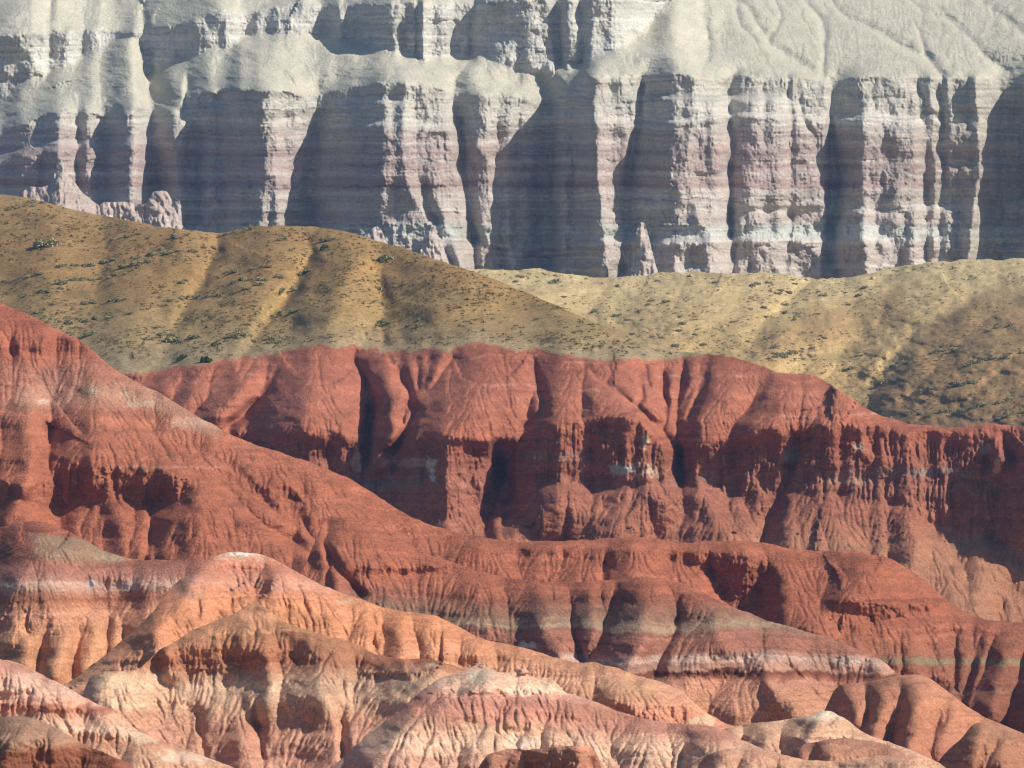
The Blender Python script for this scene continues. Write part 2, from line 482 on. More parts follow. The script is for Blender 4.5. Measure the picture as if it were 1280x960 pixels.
    # plan of the lower wall
    lower = [(-140, -140, -140, 82), (-60, -60, -60, 60), (-20, -20, -20, 66), (0, 0, 0, 66), (76, 74, 70, 46), (92, 90, 92, 51), (97, 96, 97, 58), (108, 108, 106, 53), (121, 120, 120, 58), (132, 132, 130, 62),
             (172, 168, 165, 48), (200, 196, 192, 55), (231, 215, 186, 62), (235, 240, 230, 50), (338, 344, 345, 5), (349, 352, 351, 10), (384, 368, 365, 32), (402, 388, 378, 44), (452, 424, 410, 20),
             (470, 440, 425, 11), (504, 505, 560, -8), (522, 520, 568, 2), (530, 535, 575, -2), (556, 570, 586, 14), (566, 580, 597, 30), (580, 588, 600, 26), (598, 596, 606, 14), (612, 610, 616, 10), (622, 620, 625, 22),
             (640, 636, 640, 16), (662, 656, 655, 30), (692, 690, 690, 44), (700, 694, 692, 36), (738, 748, 758, -13), (752, 756, 762, -9), (796, 780, 774, 4), (801, 786, 776, 14), (830, 820, 820, 4),
             (868, 858, 890, -10), (884, 882, 898, 0), (905, 905, 911, 12), (911, 912, 915, 32), (925, 926, 926, 24), (952, 952, 950, 24), (982, 982, 980, 28), (985, 990, 984, 33), (992, 996, 990, 28), (1034, 1033, 1028, 34),
             (1040, 1039, 1034, 46), (1050, 1046, 1042, 46), (1076, 1080, 1083, 29), (1090, 1092, 1092, 30), (1140, 1148, 1150, 36), (1149, 1158, 1156, 42), (1163, 1168, 1164, 36), (1176, 1176, 1172, 44), (1184, 1186, 1180, 38),
             (1212, 1212, 1200, 42), (1222, 1225, 1208, 34), (1240, 1242, 1218, 52), (1250, 1254, 1232, 62), (1278, 1276, 1265, 54), (1300, 1300, 1290, 34), (1340, 1340, 1330, 14), (1420, 1420, 1420, 4)]
    upper = [(-140, -140, -140, 80), (-10, -10, -10, 62), (38, 40, 40, 24), (58, 56, 56, 34), (61, 60, 60, 48), (72, 70, 70, 38), (86, 86, 86, 42), (104, 104, 104, 52), (124, 124, 124, 36), (140, 140, 140, 46), (178, 178, 178, 66),
             (220, 225, 225, 44), (270, 276, 280, 12), (279, 282, 284, 10), (296, 295, 294, 20), (300, 300, 300, 36), (340, 340, 340, 30), (377, 378, 378, 8), (384, 384, 383, 14), (392, 392, 390, 24), (400, 400, 400, 30), (424, 424, 424, 14), (431, 431, 431, 24),
             (455, 455, 455, 28), (488, 491, 493, 8), (496, 497, 498, 16), (500, 500, 500, 22), (518, 518, 518, 18), (521, 521, 521, 26), (529, 529, 529, 8), (536, 535, 534, 18), (540, 540, 540, 26), (560, 560, 560, 22), (565, 565, 565, 32), (598, 590, 588, 40), (606, 600, 594, 14),
             (640, 640, 640, 2), (664, 664, 664, 6), (684, 688, 692, 14), (690, 692, 694, 30), (700, 700, 700, 34), (708, 708, 708, 16), (720, 720, 720, 24), (726, 726, 726, 36), (740, 740, 735, 20), (766, 768, 765, 8), (782, 782, 778, 18), (788, 788, 786, 36), (840, 840, 840, 60), (900, 900, 900, 60), (1420, 1420, 1420, 60)]
    s.levels = (105, 220, 340)
    rimc = pl(rim, s.px)[None, :]
    s.plan(lower, 0.62)
    s.levels = (0, 40, 80)
    keepR = s.R.copy(); s.R[:] = 0
    s.plan(upper, 1.0); U = s.R.copy() * 0.32
    # waste slopes bury the plan of the wall below them, more so higher up
    up = rimc - s.P
    for n, a_, b_ in ((6, 0, 6), (16, 4, 14), (45, 8, 28), (130, 18, 42)):
        w_ = smooth((up - a_) / (b_ - a_)); keepR = keepR * (1 - w_) + hblur(keepR, n) * w_
    U = U - hblur(U, 45)
    dn = s.P - pl(ubot, s.px)[None, :]
    for n, a_, b_ in ((6, 0, 6), (16, 4, 16), (40, 10, 36)):
        w_ = smooth((dn - a_) / (b_ - a_)); U = U * (1 - w_) + hblur(U, n) * w_
    U = U * (1 - smooth((dn - 2) / 36))
    s.R = keepR + U
    s.gain = 1.0
    # waste cones and their channels
    s.ridge([(60, -20, 6, 60, 50), (20, 20, 10, 50, 60)], group=False)
    s.ridge([(150, -20, 9, 70, 34), (165, 30, 11, 80, 26), (150, 70, 11, 80, 40), (120, 110, 7, 70, 60), (95, 135, 2, 50, 50)], group=False)
    s.gully([(176, 5, 6, 12), (180, 40, 9, 14), (176, 80, 9, 14), (186, 110, 6, 14), (180, 128, 2, 8)])
    s.ridge([(352, 40, 12, 40, 60), (335, 75, 12, 50, 70), (320, 110, 3, 50, 60)], group=False)
    s.ridge([(620, 68, 5, 26, 36), (600, 95, 6, 36, 44), (590, 115, 2, 40, 40)], group=False)
    s.ridge([(850, 0, 9, 50, 60), (835, 35, 9, 50, 70), (800, 80, 4, 50, 80), (780, 100, 0, 50, 60)], group=False)
    for g in [[(880, -10, 2, 9), (880, 30, 5, 12), (884, 55, 5, 12), (878, 92, 3, 8)],
              [(905, -15, 2, 6), (935, 12, 3, 8), (962, 55, 5, 11), (1000, 80, 5, 10), (1032, 99, 4, 8)],
              [(1003, -4, 2, 6), (1024, 22, 5, 9), (1031, 45, 4, 8), (1028, 96, 3, 8)],
              [(1030, -10, 2, 7), (1060, 22, 3, 8), (1108, 45, 5, 10), (1160, 74, 6, 11), (1180, 96, 5, 9)],
              [(1145, 28, 1.5, 5), (1156, 60, 3, 7), (1162, 74, 3, 7)], [(1175, 12, 2, 6), (1210, 46, 3, 8), (1240, 76, 3, 9), (1262, 92, 3, 8)],
              [(1220, -4, 2, 7), (1255, 22, 4, 10), (1290, 50, 4, 12)], [(965, -10, 2, 6), (975, 20, 2.5, 7), (962, 50, 2, 6)], [(915, -10, 2, 6), (925, 30, 3, 8), (945, 50, 2, 7)],
              [(590, 70, 2, 6), (575, 95, 3, 8), (562, 112, 2, 6)], [(1130, -10, 2, 7), (1150, 12, 2, 7), (1200, 30, 2, 7)]]:
        s.gully(g)
    for g in [[(803, 102, 2, 4), (803, 150, 3, 5), (792, 185, 3, 5), (780, 235, 2, 4)], [(907, 150, 3, 5), (910, 220, 4, 6), (913, 300, 4, 6)], [(996, 100, 3, 4), (1003, 145, 4, 5), (1018, 172, 3, 4), (1022, 200, 2, 4)], [(1146, 105, 3, 5), (1160, 140, 3, 6), (1180, 150, 3, 5), (1182, 260, 3, 5)],
              [(575, 150, 3, 5), (580, 240, 3, 5)], [(1037, 100, 3, 6), (1037, 330, 3, 6)], [(355, 130, 2, 4), (352, 240, 3, 5)], [(528, 120, 2, 4), (535, 200, 2, 4)], [(612, 120, 3, 5), (618, 200, 3, 5)], [(650, 120, 3, 5), (646, 200, 3, 5)], [(270, 240, 2, 3), (285, 270, 2, 3)], [(840, 230, 2, 4), (835, 330, 2, 4)], [(955, 105, 2, 4), (955, 180, 2, 4)],
              [(1104, 150, 2, 4), (1100, 300, 2, 4)], [(1210, 100, 3, 5), (1215, 200, 3, 5)], [(700, 100, 2, 4), (699, 300, 2, 5)]]:
        s.gully(g, 1.0, 0.6)
    s.settle()
    s.anchor(rim, [(-140, 1535), (1420, 1515)])
    soft = 1 - wall
    s.rough(1.6, 26, 45, 1, 3, 0.5, wall)
    s.rough(0.35, 7, 12, 2, 4, 0.6, wall)
    s.flutes(0.5, 17, wall, 1, True, 9)
    s.flutes(0.32, 5, wall, 2, True, 12)
    s.blocks(1.0, 22, 26, wall, 5)
    s.blocks(0.45, 34, 14, wall, 1)
    s.blocks(0.16, 14, 8, wall, 2)
    low3 = smooth((s.P - 262) / 20) * wall
    s.rough(2.6, 13, 18, 3, 4, 0.6, low3)
    s.rough(0.7, 9, 4, 4, 3, 0.5, soft)
    s.erode(6, 0.10, 0.4, 25, 0.1, 0.6, 2, 2.2, 0.12 + 0.88 * soft)
    s.erode(5, 0.055, 0.4, 10, 0.1, 0.6, 1, 2.0, 0.2 + 0.8 * soft)
    s.rough(0.32, 3.6, 5.0, 7, 3, 0.6, wall)
    s.blocks(0.18, 18, 9, wall, 4)
    s.rough(0.11, 3.0, 2.4, 8, 3, 0.6, soft)
    s.finish()
    q = s.P + 2.0 * s.warp + 1.5 * fbm(s.X / 8, s.P / 5, 73, 3)
    stops = [(-80, (226, 220, 198)), (60, (222, 216, 194)), (100, (214, 208, 188)), (118, (205, 200, 184)), (135, (208, 201, 186)), (150, (214, 206, 192)), (160, (205, 193, 182)), (168, (200, 178, 168)),
             (178, (208, 190, 180)), (186, (196, 166, 158)), (196, (194, 164, 156)), (202, (210, 192, 182)), (208, (188, 148, 140)), (215, (206, 186, 178)), (224, (200, 170, 162)), (231, (186, 146, 138)), (236, (204, 180, 172)),
             (244, (208, 196, 186)), (252, (200, 178, 168)), (260, (212, 202, 190)), (274, (196, 170, 160)), (284, (196, 198, 190)), (292, (200, 206, 200)), (300, (214, 206, 194)), (312, (206, 184, 174)), (330, (212, 194, 182)), (372, (200, 180, 165))]
    qs = np.array([a[0] for a in stops], float); cs = np.array([lin(a[1]) for a in stops])
    s.col = np.stack([np.interp(q, qs, cs[:, i]) for i in range(3)], -1)
    s.stain(upm * 0.8, (214, 212, 202))
    red = s.line_mask([(380, 208), (520, 204), (600, 206)], 2.5, 3, (430, 520)) * 0.8 + s.line_mask([(380, 236), (600, 232)], 2.0, 3, (420, 545)) * 0.8
    s.stain(red * (0.5 + 0.5 * fbm(s.X / 5, s.P / 4, 88, 3)), (150, 84, 72))
    s.stain(smooth((s.X - 1100) / 150) * low * 0.5, (186, 176, 150))
    s.stain(smooth((s.X - 840) / 100) * (1 - low) * 0.45, (206, 196, 168))
    s.stain(smooth((s.P - 235) / 8) * smooth((140 - s.X) / 30), (214, 188, 176))
    g_ = s.col.mean(-1, keepdims=True) * lin((255, 250, 240)) / lin((255, 250, 240)).mean()
    s.col = (s.col * 0.66 + g_ * 0.34) * 0.88 * (1 + 0.26 * fbm(q / 2.2, s.X / 170, 74, 3, 0.7) * wall)[..., None]
    s.stain((1 - wall) * (s.P < rimc + 4), (196, 190, 166), 0.55)
    rind = fbm(s.X / 14, s.P / 40, 91, 4)
    s.stain(np.clip(rind, 0, 1) * wall * 0.35, (170, 158, 142))
    s.build('cliff', M_rock, 'pale banded rock cliff with deep buttresses and waste slopes, behind the tan hills', 'cliff', back=(120, 1.6))
    return s
cliff = make_cliff()

def pinnacle(name, crest, Y, label, seed, x0, x1, bot, c=0.25):
    s = Sheet(crest, [(0, Y), (1280, Y)], bot, x0, x1, 1.1, seed, 0.6)
    s.slope(c); s.round_crest(1.2, 4); s.settle()
    # a rock of its own: rounded in plan
    s.rough(1.3, 9, 11, 1, 3, 0.5); s.rough(0.2, 3, 4, 2, 3); s.flutes(0.5, 6, s.Y * 0 + 1, 1, True, 6)
    s.finish()
    s.colour([(200, (184, 170, 158)), (250, (188, 168, 156)), (290, (194, 180, 170)), (340, (186, 172, 162))])
    return s.build(name, M_pink, label, 'rock', None, (10, 0.5), 'thing')
pinnacle('rock_pinnacle', [(8, 262), (24, 244), (34, 236), (40, 231), (44, 236), (54, 233), (63, 231), (68, 226), (70, 205), (72, 197), (76, 196), (80, 203), (82, 220), (90, 224), (96, 230), (101, 240), (110, 247), (120, 254), (130, 262), (138, 275)], 1490,
         'pale pink rock spire with a crumbling foot above the tan hill', 31, 9, 138, 285, 0.8)
pinnacle('rock_pinnacle', [(118, 272), (124, 256), (130, 252), (150, 252), (170, 254), (184, 256), (187, 246), (184, 242), (192, 239), (200, 238), (208, 239), (214, 243), (215, 252), (217, 262), (223, 268), (226, 276), (230, 290)], 1490,
         'knobbed pale rock stack at the end of a low wall above the tan hill', 32, 118, 230, 292, 0.3)
pinnacle('rock_pinnacle', [(440, 308), (452, 300), (462, 291), (466, 281), (470, 284), (474, 282), (479, 290), (481, 297), (484, 310)], 1480, 'small pale notched rock at the cliff foot below the shaded buttress', 33, 440, 484, 318, 0.3)
pinnacle('rock_pinnacle', [(526, 330), (528, 300), (531, 284), (533, 276), (537, 283), (546, 281), (552, 288), (551, 300), (549, 318), (551, 340)], 1478, 'bright white rock slab leaning at the foot of the sunlit buttress', 34, 526, 551, 345, 0.3)
pinnacle('rock_pinnacle', [(788, 350), (792, 320), (794, 300), (795, 285), (796, 272), (799, 277), (802, 281), (806, 273), (809, 278), (810, 284), (808, 296), (813, 306), (818, 320), (821, 346)], 1484, 'forked pink rock pinnacle at the cliff foot beside the shaded wall', 35, 788, 821, 352, 0.2)

# ================================================================== PALE HILL AT THE CLIFF FOOT
def make_pale():
    s = Sheet([(-140, 330), (540, 334), (600, 336), (640, 338), (670, 337), (700, 343), (740, 347), (780, 346), (830, 341), (880, 339), (930, 340), (970, 343), (1000, 348), (1060, 346), (1100, 338), (1150, 330), (1200, 326), (1280, 322), (1420, 318)],
              [(-140, 1440), (1420, 1440)], 575, 500, 1410, 1.25, 4, 1.5)
    s.slope_stops([(330, 5), (380, 4.2), (440, 3.2), (520, 2.6)])
    s.gain = 1.0
    s.ridge([(1420, 320, 12, 160, 60), (1360, 400, 30, 235, 60), (1330, 470, 36, 250, 60), (1310, 560, 36, 250, 60)], 0.1, wig=0.02)
    s.ridge([(1070, 385, 6, 50, 40), (1035, 400, 14, 55, 44), (990, 425, 20, 50, 60), (950, 455, 20, 60, 70), (900, 500, 16, 60, 70)], 0.3)
    s.ridge([(860, 345, 2, 60, 60), (880, 380, 9, 70, 60), (830, 430, 9, 70, 60)], 0.4)
    s.ridge([(980, 350, 2, 40, 40), (960, 380, 7, 50, 50), (920, 410, 7, 50, 50)], 0.4)
    for g in [[(1280, 326, 1, 16), (1200, 375, 5, 18), (1150, 412, 8, 20), (1116, 452, 9, 22), (1090, 492, 9, 22), (1075, 525, 9, 22)], [(1010, 352, 2, 14), (985, 380, 5, 16), (955, 410, 7, 18), (930, 440, 7, 18)],
              [(1280, 362, 1, 12), (1230, 405, 4, 14), (1180, 450, 5, 14), (1130, 500, 5, 14)], [(1300, 420, 1, 14), (1250, 462, 4, 14), (1190, 520, 5, 14)], [(1300, 470, 1, 12), (1240, 520, 4, 14)],
              [(760, 355, 1, 14), (735, 390, 4, 16), (720, 420, 4, 16)], [(860, 350, 1, 12), (845, 380, 3, 14)]]:
        s.gully(g)
    s.settle()
    s.rough(3.0, 45, 22, 1, 4); s.rough(0.9, 12, 6, 2, 4)
    s.finish()
    s.colour([(330, (210, 184, 124)), (370, (200, 170, 106)), (420, (192, 158, 92)), (470, (196, 158, 88)), (540, (168, 132, 76))], warp=8, fine=6, beds=0.05)
    s.stain(np.clip(fbm(s.X / 40, s.P / 14, 92, 4) - 0.1, 0, 1) * 0.5, (152, 130, 76))
    s.stain(s.line_mask([(900, 470), (960, 440), (1000, 420), (1060, 400), (1130, 380)], 22, 20, (950, 1130)) * 0.5, (168, 126, 66))
    right = smooth((s.X - np.interp(s.P, [320, 375, 412, 452, 492, 525], [1290, 1205, 1155, 1120, 1094, 1078])) / 16) * smooth((s.P - 330) / 60)
    s.stain(right, (146, 108, 58), 0.65)  # brown soil, with shade painted in where the slope turns from the sun
    s.stain(right * np.clip(fbm(s.X / 40, s.P / 14, 92, 4), 0, 1), (120, 100, 60), 0.6)
    s.col = s.col * 0.86 + 0.14 * s.col.mean(-1, keepdims=True) * np.array([1.03, 1.05, 0.92])
    s.build('pale_hill', M_soil, 'pale yellow scrub slope running up to the cliff foot', 'hill', back=(60, 3))
    return s
pale = make_pale()

# ================================================================== TAN HILL AND THE RED CLIFFS BELOW IT (one body of ground)
def make_tan_red():
    crest = [(-140, 228), (-60, 236), (0, 243), (30, 246), (60, 252), (90, 261), (130, 270), (170, 276), (200, 283), (225, 285), (262, 291), (276, 291), (300, 286), (330, 283), (385, 283), (410, 286), (440, 292), (475, 302), (500, 309), (530, 319), (560, 329),
             (600, 342), (650, 362), (700, 384), (750, 406), (800, 425), (850, 439), (870, 442), (895, 443), (920, 446), (950, 457), (975, 466), (1000, 467), (1020, 470), (1040, 482), (1060, 495), (1075, 506), (1095, 517), (1120, 524), (1150, 532), (1175, 534),
             (1200, 534), (1215, 531), (1232, 529), (1255, 531), (1280, 533), (1300, 532), (1330, 500), (1420, 470)]
    s = Sheet(crest, [(-140, 1040), (200, 1030), (400, 1010), (600, 975), (800, 925), (870, 905), (1000, 890), (1100, 868), (1280, 862), (1420, 850)], [(-140, 520), (100, 540), (300, 640), (450, 700), (600, 745), (900, 750), (1100, 780), (1250, 860), (1420, 860)], -110, 1400, 1.25, 6, 1.0)
    contact = [(-140, 480), (150, 468), (190, 463), (215, 459), (230, 459), (262, 452), (300, 447), (345, 441), (365, 438), (380, 433), (400, 431), (430, 433), (445, 431), (470, 436), (485, 441), (500, 437), (520, 438), (545, 436), (560, 438), (580, 432),
               (598, 428), (612, 429), (625, 433), (645, 440), (660, 436), (672, 435), (700, 441), (730, 450), (760, 449), (800, 450), (850, 446), (885, 441), (900, 436), (960, 380), (1420, 200)]
    rim = [(-140, 560), (250, 525), (300, 537), (345, 540), (380, 540), (420, 543), (445, 552), (458, 558), (475, 560), (495, 552), (520, 545), (545, 543), (560, 542), (600, 550), (640, 546), (660, 540), (680, 535), (700, 531), (720, 527), (740, 524), (765, 523), (790, 525),
           (806, 529), (820, 545), (835, 556), (850, 562), (866, 561), (890, 556), (915, 547), (940, 541), (958, 538), (975, 545), (990, 538), (1010, 536), (1035, 534), (1060, 534), (1100, 537), (1140, 540), (1180, 540), (1200, 538), (1240, 533), (1280, 536), (1420, 520)]
    base = [(-140, 580), (250, 585), (340, 603), (420, 608), (470, 630), (520, 648), (560, 650), (620, 625), (680, 606), (760, 602), (850, 608), (930, 618), (1000, 616), (1080, 622), (1130, 634), (1180, 660), (1280, 690), (1420, 720)]
    CT = pl(contact, s.px)[None, :] + 1.6 * fbm(s.X / 10, s.X * 0, 21, 3)
    RM = pl(rim, s.px)[None, :]
    s.slope(3.3)
    g = smooth((s.P - CT) / 10 + 0.2)
    s.C = 3.3 * (1 - g) + (1.95 - 0.5 * smooth((s.P - CT) / 100)) * g
    # edge of the red above the scarp is rounded
    near = np.exp(-((s.P - RM + 10) / 9.0) ** 2) * (s.X > 280)
    s.round_crest(1.5, 8)
    sc = s.band(rim, base, 0.42, 3.5, 4.0, (288, 1500))
    below = smooth((s.P - pl(base, s.px)[None, :]) / 8)
    s.C = s.C * (1 - below) + 1.15 * below
    s.C += 0.5 * sc * fbm(s.P / 9.0 + 0.6 * s.warp, s.X / 150, 23, 3, 0.6) - 0.1 * sc
    under = s.band([(a, b + 1) for a, b in rim], [(a, b + 11) for a, b in rim], -0.15, 4, 4, (288, 1190))
    s.band([(600, 588), (700, 588), (800, 590)], [(600, 606), (700, 604), (800, 600)], -0.3, 4, 3, (628, 770))
    s.ledges(0.28, 7)
    s.gain = 1.0
    # folds of the tan hill
    for r in [[(40, 246, 2, 70, 60), (70, 300, 10, 80, 60), (60, 380, 8, 80, 70)], [(180, 280, 3, 60, 50), (215, 310, 10, 70, 48), (190, 360, 9, 70, 60), (150, 420, 6, 70, 60)],
              [(328, 284, 4, 46, 50), (335, 320, 12, 56, 46), (300, 370, 10, 56, 55), (270, 430, 5, 60, 50)], [(430, 292, 4, 40, 40), (440, 330, 13, 56, 40), (425, 380, 12, 55, 46), (405, 430, 5, 50, 46)],
              [(520, 318, 3, 50, 70), (560, 370, 9, 76, 90), (600, 428, 4, 80, 90)], [(690, 384, 2, 60, 60), (720, 430, 4, 60, 70)]]:
        s.ridge(r, 0.35)
    for gg in [[(266, 290, 1, 10), (274, 312, 5, 12), (258, 340, 6, 13), (238, 375, 5, 14), (215, 420, 4, 12)], [(384, 285, 1, 9), (391, 315, 5, 12), (378, 345, 6, 14), (352, 375, 8, 16), (325, 415, 7, 16), (300, 446, 4, 12)],
               [(462, 300, 1, 10), (470, 345, 5, 13), (481, 385, 5, 13), (476, 434, 3, 10)], [(352, 366, 3, 8), (335, 395, 4, 8), (318, 415, 2, 8)], [(372, 362, 3, 7), (352, 385, 4, 8)]]:
        s.gully(gg)
    tanR = s.spur.copy(); s.R += tanR * (1 - smooth((s.P - CT + 20) / 110)); s.spur[:] = 0
    s.gain = 1.0
    # the red domes
    for r in [[(225, 462, 2, 16, 20), (205, 490, 5, 20, 22)], [(262, 456, 3, 18, 22), (245, 490, 6, 22, 24), (220, 520, 5, 24, 24)], [(330, 446, 4, 40, 22), (305, 480, 9, 40, 24), (272, 518, 10, 36, 22)],
              [(408, 432, 5, 52, 42), (396, 480, 13, 66, 60), (385, 525, 17, 74, 74), (380, 590, 17, 76, 70)],
              [(462, 436, 4, 22, 20), (480, 465, 9, 24, 26), (494, 500, 13, 30, 26), (488, 545, 13, 26, 24), (475, 580, 10, 24, 24)],
              [(510, 440, 3, 14, 14), (514, 462, 6, 14, 14), (521, 490, 5, 12, 14)], [(528, 438, 3, 10, 10), (530, 470, 6, 12, 12), (528, 495, 5, 12, 12)], [(552, 438, 4, 14, 14), (543, 470, 7, 14, 14), (530, 500, 6, 14, 14)],
              [(601, 429, 6, 28, 56), (604, 480, 15, 50, 72), (590, 520, 18, 72, 72), (562, 552, 19, 86, 66), (556, 600, 19, 90, 72), (554, 700, 17, 90, 72)],
              [(688, 438, 4, 24, 40), (698, 480, 9, 34, 50), (690, 535, 13, 44, 70), (682, 610, 12, 44, 70)], [(715, 460, 4, 40, 50), (755, 500, 12, 60, 70), (785, 532, 16, 80, 66), (802, 575, 15, 90, 56), (806, 612, 13, 90, 56)],
              [(783, 452, 3, 18, 16), (790, 478, 6, 18, 14), (798, 500, 5, 14, 10)], [(815, 450, 3, 14, 14), (816, 480, 6, 14, 14), (815, 515, 6, 16, 12)], [(842, 450, 3, 14, 14), (840, 480, 6, 12, 12), (836, 525, 6, 12, 16)],
              [(868, 445, 3, 14, 14), (862, 480, 6, 12, 14), (850, 510, 6, 12, 14)],
              [(908, 446, 5, 30, 60), (895, 490, 11, 36, 64), (878, 530, 12, 44, 60), (880, 600, 11, 40, 60)],
              [(1005, 468, 5, 60, 70), (985, 505, 11, 50, 90), (955, 545, 15, 50, 50), (950, 620, 14, 50, 22)],
              [(1100, 520, 4, 80, 80), (1040, 540, 12, 50, 120), (1030, 620, 12, 40, 120)], [(1150, 534, 4, 60, 30), (1150, 640, 10, 70, 26)],
              [(1290, 520, 4, 20, 60), (1300, 560, 13, 44, 80), (1310, 640, 12, 60, 80), (1330, 720, 5, 60, 80)],
              [(1240, 545, 6, 16, 22), (1248, 575, 8, 14, 16), (1245, 592, 3, 12, 12)]]:
        r = [(r[0][0], r[0][1], 0.25 * r[0][2], r[0][3], r[0][4])] + [tuple(k) for k in r[1:]]
        s.ridge(r, 0.3, 0.85)
    # under the rim the domes run into one wall, except the square buttress
    keep_ = np.exp(-((s.X - 645) / 195.0) ** 6)
    s.spur *= 1 - (0.5 + 0.25 * smooth((s.X - 840) / 30) - 0.35 * keep_) * smooth((s.P - RM + 45) / 85) * (s.X < 1185)
    for gg in [[(442, 440, 2, 6), (455, 470, 5, 8), (467, 497, 7, 9), (459, 535, 9, 10), (460, 580, 9, 12)], [(485, 442, 2, 6), (506, 482, 5, 8), (521, 514, 7, 9), (510, 540, 8, 10), (484, 565, 9, 12)],
               [(352, 452, 2, 6), (335, 490, 4, 8), (308, 516, 5, 9), (285, 532, 5, 10)], [(660, 440, 2, 6), (671, 470, 5, 8), (680, 505, 6, 8), (678, 516, 5, 8), (655, 532, 4, 8)],
               [(730, 452, 2, 6), (772, 490, 3, 7), (803, 516, 5, 8), (835, 548, 7, 10), (850, 562, 6, 9), (849, 605, 6, 9)], [(799, 466, 2, 5), (803, 495, 4, 6), (797, 505, 3, 6)], [(827, 463, 2, 5), (832, 500, 5, 7), (828, 528, 5, 8)],
               [(854, 450, 2, 5), (855, 480, 4, 6), (846, 506, 3, 6)], [(886, 447, 2, 6), (877, 485, 5, 8), (864, 522, 5, 8)], [(960, 470, 2, 8), (950, 492, 3, 8), (935, 515, 2, 8)],
               [(1000, 545, 2, 8), (985, 590, 4, 10), (970, 640, 5, 14), (952, 675, 5, 14)], [(625, 556, 2, 8), (622, 600, 7, 11), (606, 660, 8, 12)], [(707, 608, 2, 5), (708, 675, 3, 6)]]:
        s.gully(gg, 1.1)
    # waste cones at the foot
    cones = [[(735, 598, 3, 10, 60), (700, 622, 8, 30, 60), (655, 655, 10, 20, 60), (630, 690, 10, 26, 60)], [(770, 606, 3, 40, 30), (765, 650, 6, 55, 50), (760, 690, 7, 60, 60)],
             [(836, 606, 3, 30, 24), (868, 622, 6, 60, 36), (900, 655, 8, 70, 44), (925, 690, 8, 70, 48)], [(985, 614, 3, 20, 26), (985, 660, 9, 30, 46), (985, 700, 9, 36, 60)], [(1035, 625, 2, 20, 26), (1045, 680, 7, 40, 40), (1050, 720, 8, 50, 50)],
             [(1135, 630, 3, 20, 20), (1145, 690, 9, 36, 40), (1160, 740, 12, 60, 60), (1180, 790, 12, 80, 60)], [(1262, 690, 3, 26, 26), (1240, 720, 9, 50, 20), (1230, 770, 11, 60, 24)], [(650, 612, 2, 12, 40), (622, 670, 8, 16, 40)]]
    for ci, r in enumerate(cones):
        s.gain = 0.95 if ci < 3 else 0.6
        r = [(r[0][0], r[0][1], 0.5, r[0][3], r[0][4])] + [tuple(k) for k in r[1:]]
        s.ridge(r, 0.25, 1.0, group=False)
    s.settle()
    s.anchor(rim, [(-140, 935), (250, 905), (560, 875), (800, 865), (1000, 855), (1420, 842)])
    red = smooth((s.P - CT) / 6)
    s.rough(1.5, 50, 26, 1, 3, 0.5, 1 - red)
    s.rough(0.35, 7, 5, 2, 3, 0.5); s.rough(0.16, 3, 2.5, 5, 2, 0.5, red)
    face = sc * red
    s.rough(0.8, 18, 26, 3, 4, 0.55, face)
    s.flutes(0.6, 13, face, 1, True, 8)
    s.flutes(0.3, 5, face, 2, True, 8)
    s.blocks(0.35, 14, 9, face, 1)
    s.erode(6, 0.16, 0.42, 25, 0.1, 0.6, 2, 2.2, 0.05 + 0.95 * red)
    s.erode(7, 0.06, 0.4, 9, 0.08, 0.6, 1, 2.0, red)
    s.finish()
    s.colour([(430, (176, 82, 58)), (460, (184, 88, 64)), (500, (190, 96, 72)), (540, (184, 86, 60)), (560, (166, 74, 54)), (585, (172, 92, 72)), (600, (170, 96, 76)), (640, (176, 96, 72)), (700, (182, 104, 76)), (800, (178, 100, 74))], None, 5, 3)
    for ln, e in [([(560, 448), (620, 445), (700, 455)], (590, 625)), ([(700, 452), (760, 455)], (700, 745)), ([(600, 482), (700, 482)], (590, 665)), ([(700, 487), (770, 486)], (715, 770)), ([(940, 464), (1030, 466)], (965, 1030)), ([(300, 468), (320, 468)], (292, 325)),
                  ([(780, 470), (900, 470)], (820, 930)), ([(1000, 520), (1120, 516)], (960, 1120))]:
        s.stain(s.line_mask(ln, 1.4, 2.0, e, int(e[0])) * (0.5 + 0.6 * fbm(s.X / 6, s.P / 4, 95, 2)), (214, 152, 128), 0.8)
    for (x, y, rx, ry, c, k) in [(447, 575, 9, 18, (206, 166, 140), 0.8), (540, 580, 9, 14, (226, 208, 196), 0.9), (510, 578, 36, 7, (196, 158, 142), 0.6), (542, 598, 5, 6, (190, 200, 196), 0.8), (775, 588, 18, 8, (190, 190, 180), 0.9), (806, 553, 6, 9, (220, 188, 160), 0.9),
                              (812, 588, 18, 12, (220, 180, 150), 0.8), (700, 570, 70, 8, (150, 124, 110), 0.5), (1075, 560, 10, 8, (180, 160, 140), 0.7), (1060, 600, 40, 8, (186, 146, 120), 0.6), (1232, 560, 10, 8, (180, 160, 150), 0.7), (1248, 580, 8, 14, (226, 180, 140), 0.8),
                              (990, 568, 16, 10, (130, 126, 118), 0.7), (1150, 590, 110, 6, (160, 150, 140), 0.5), (490, 605, 50, 8, (120, 124, 116), 0.5), (860, 600, 40, 8, (150, 120, 105), 0.4), (1215, 680, 40, 14, (128, 118, 104), 0.5)]:
        s.stain(s.blob(x, y, rx, ry, int(x)), c, k)
    s.stain(smooth((s.P - 640) / 60) * smooth((s.X - 880) / 80) * 0.5, (182, 132, 96))
    s.col = s.col * np.array([0.92, 0.95, 0.95])
    # soil of the tan hill
    q = s.P + 6 * s.warp
    st = [(240, (176, 138, 76)), (300, (172, 130, 66)), (340, (174, 132, 66)), (390, (172, 136, 74)), (430, (172, 142, 90)), (445, (170, 144, 102))]
    qs = np.array([a[0] for a in st], float); cs = np.array([lin(a[1]) for a in st])
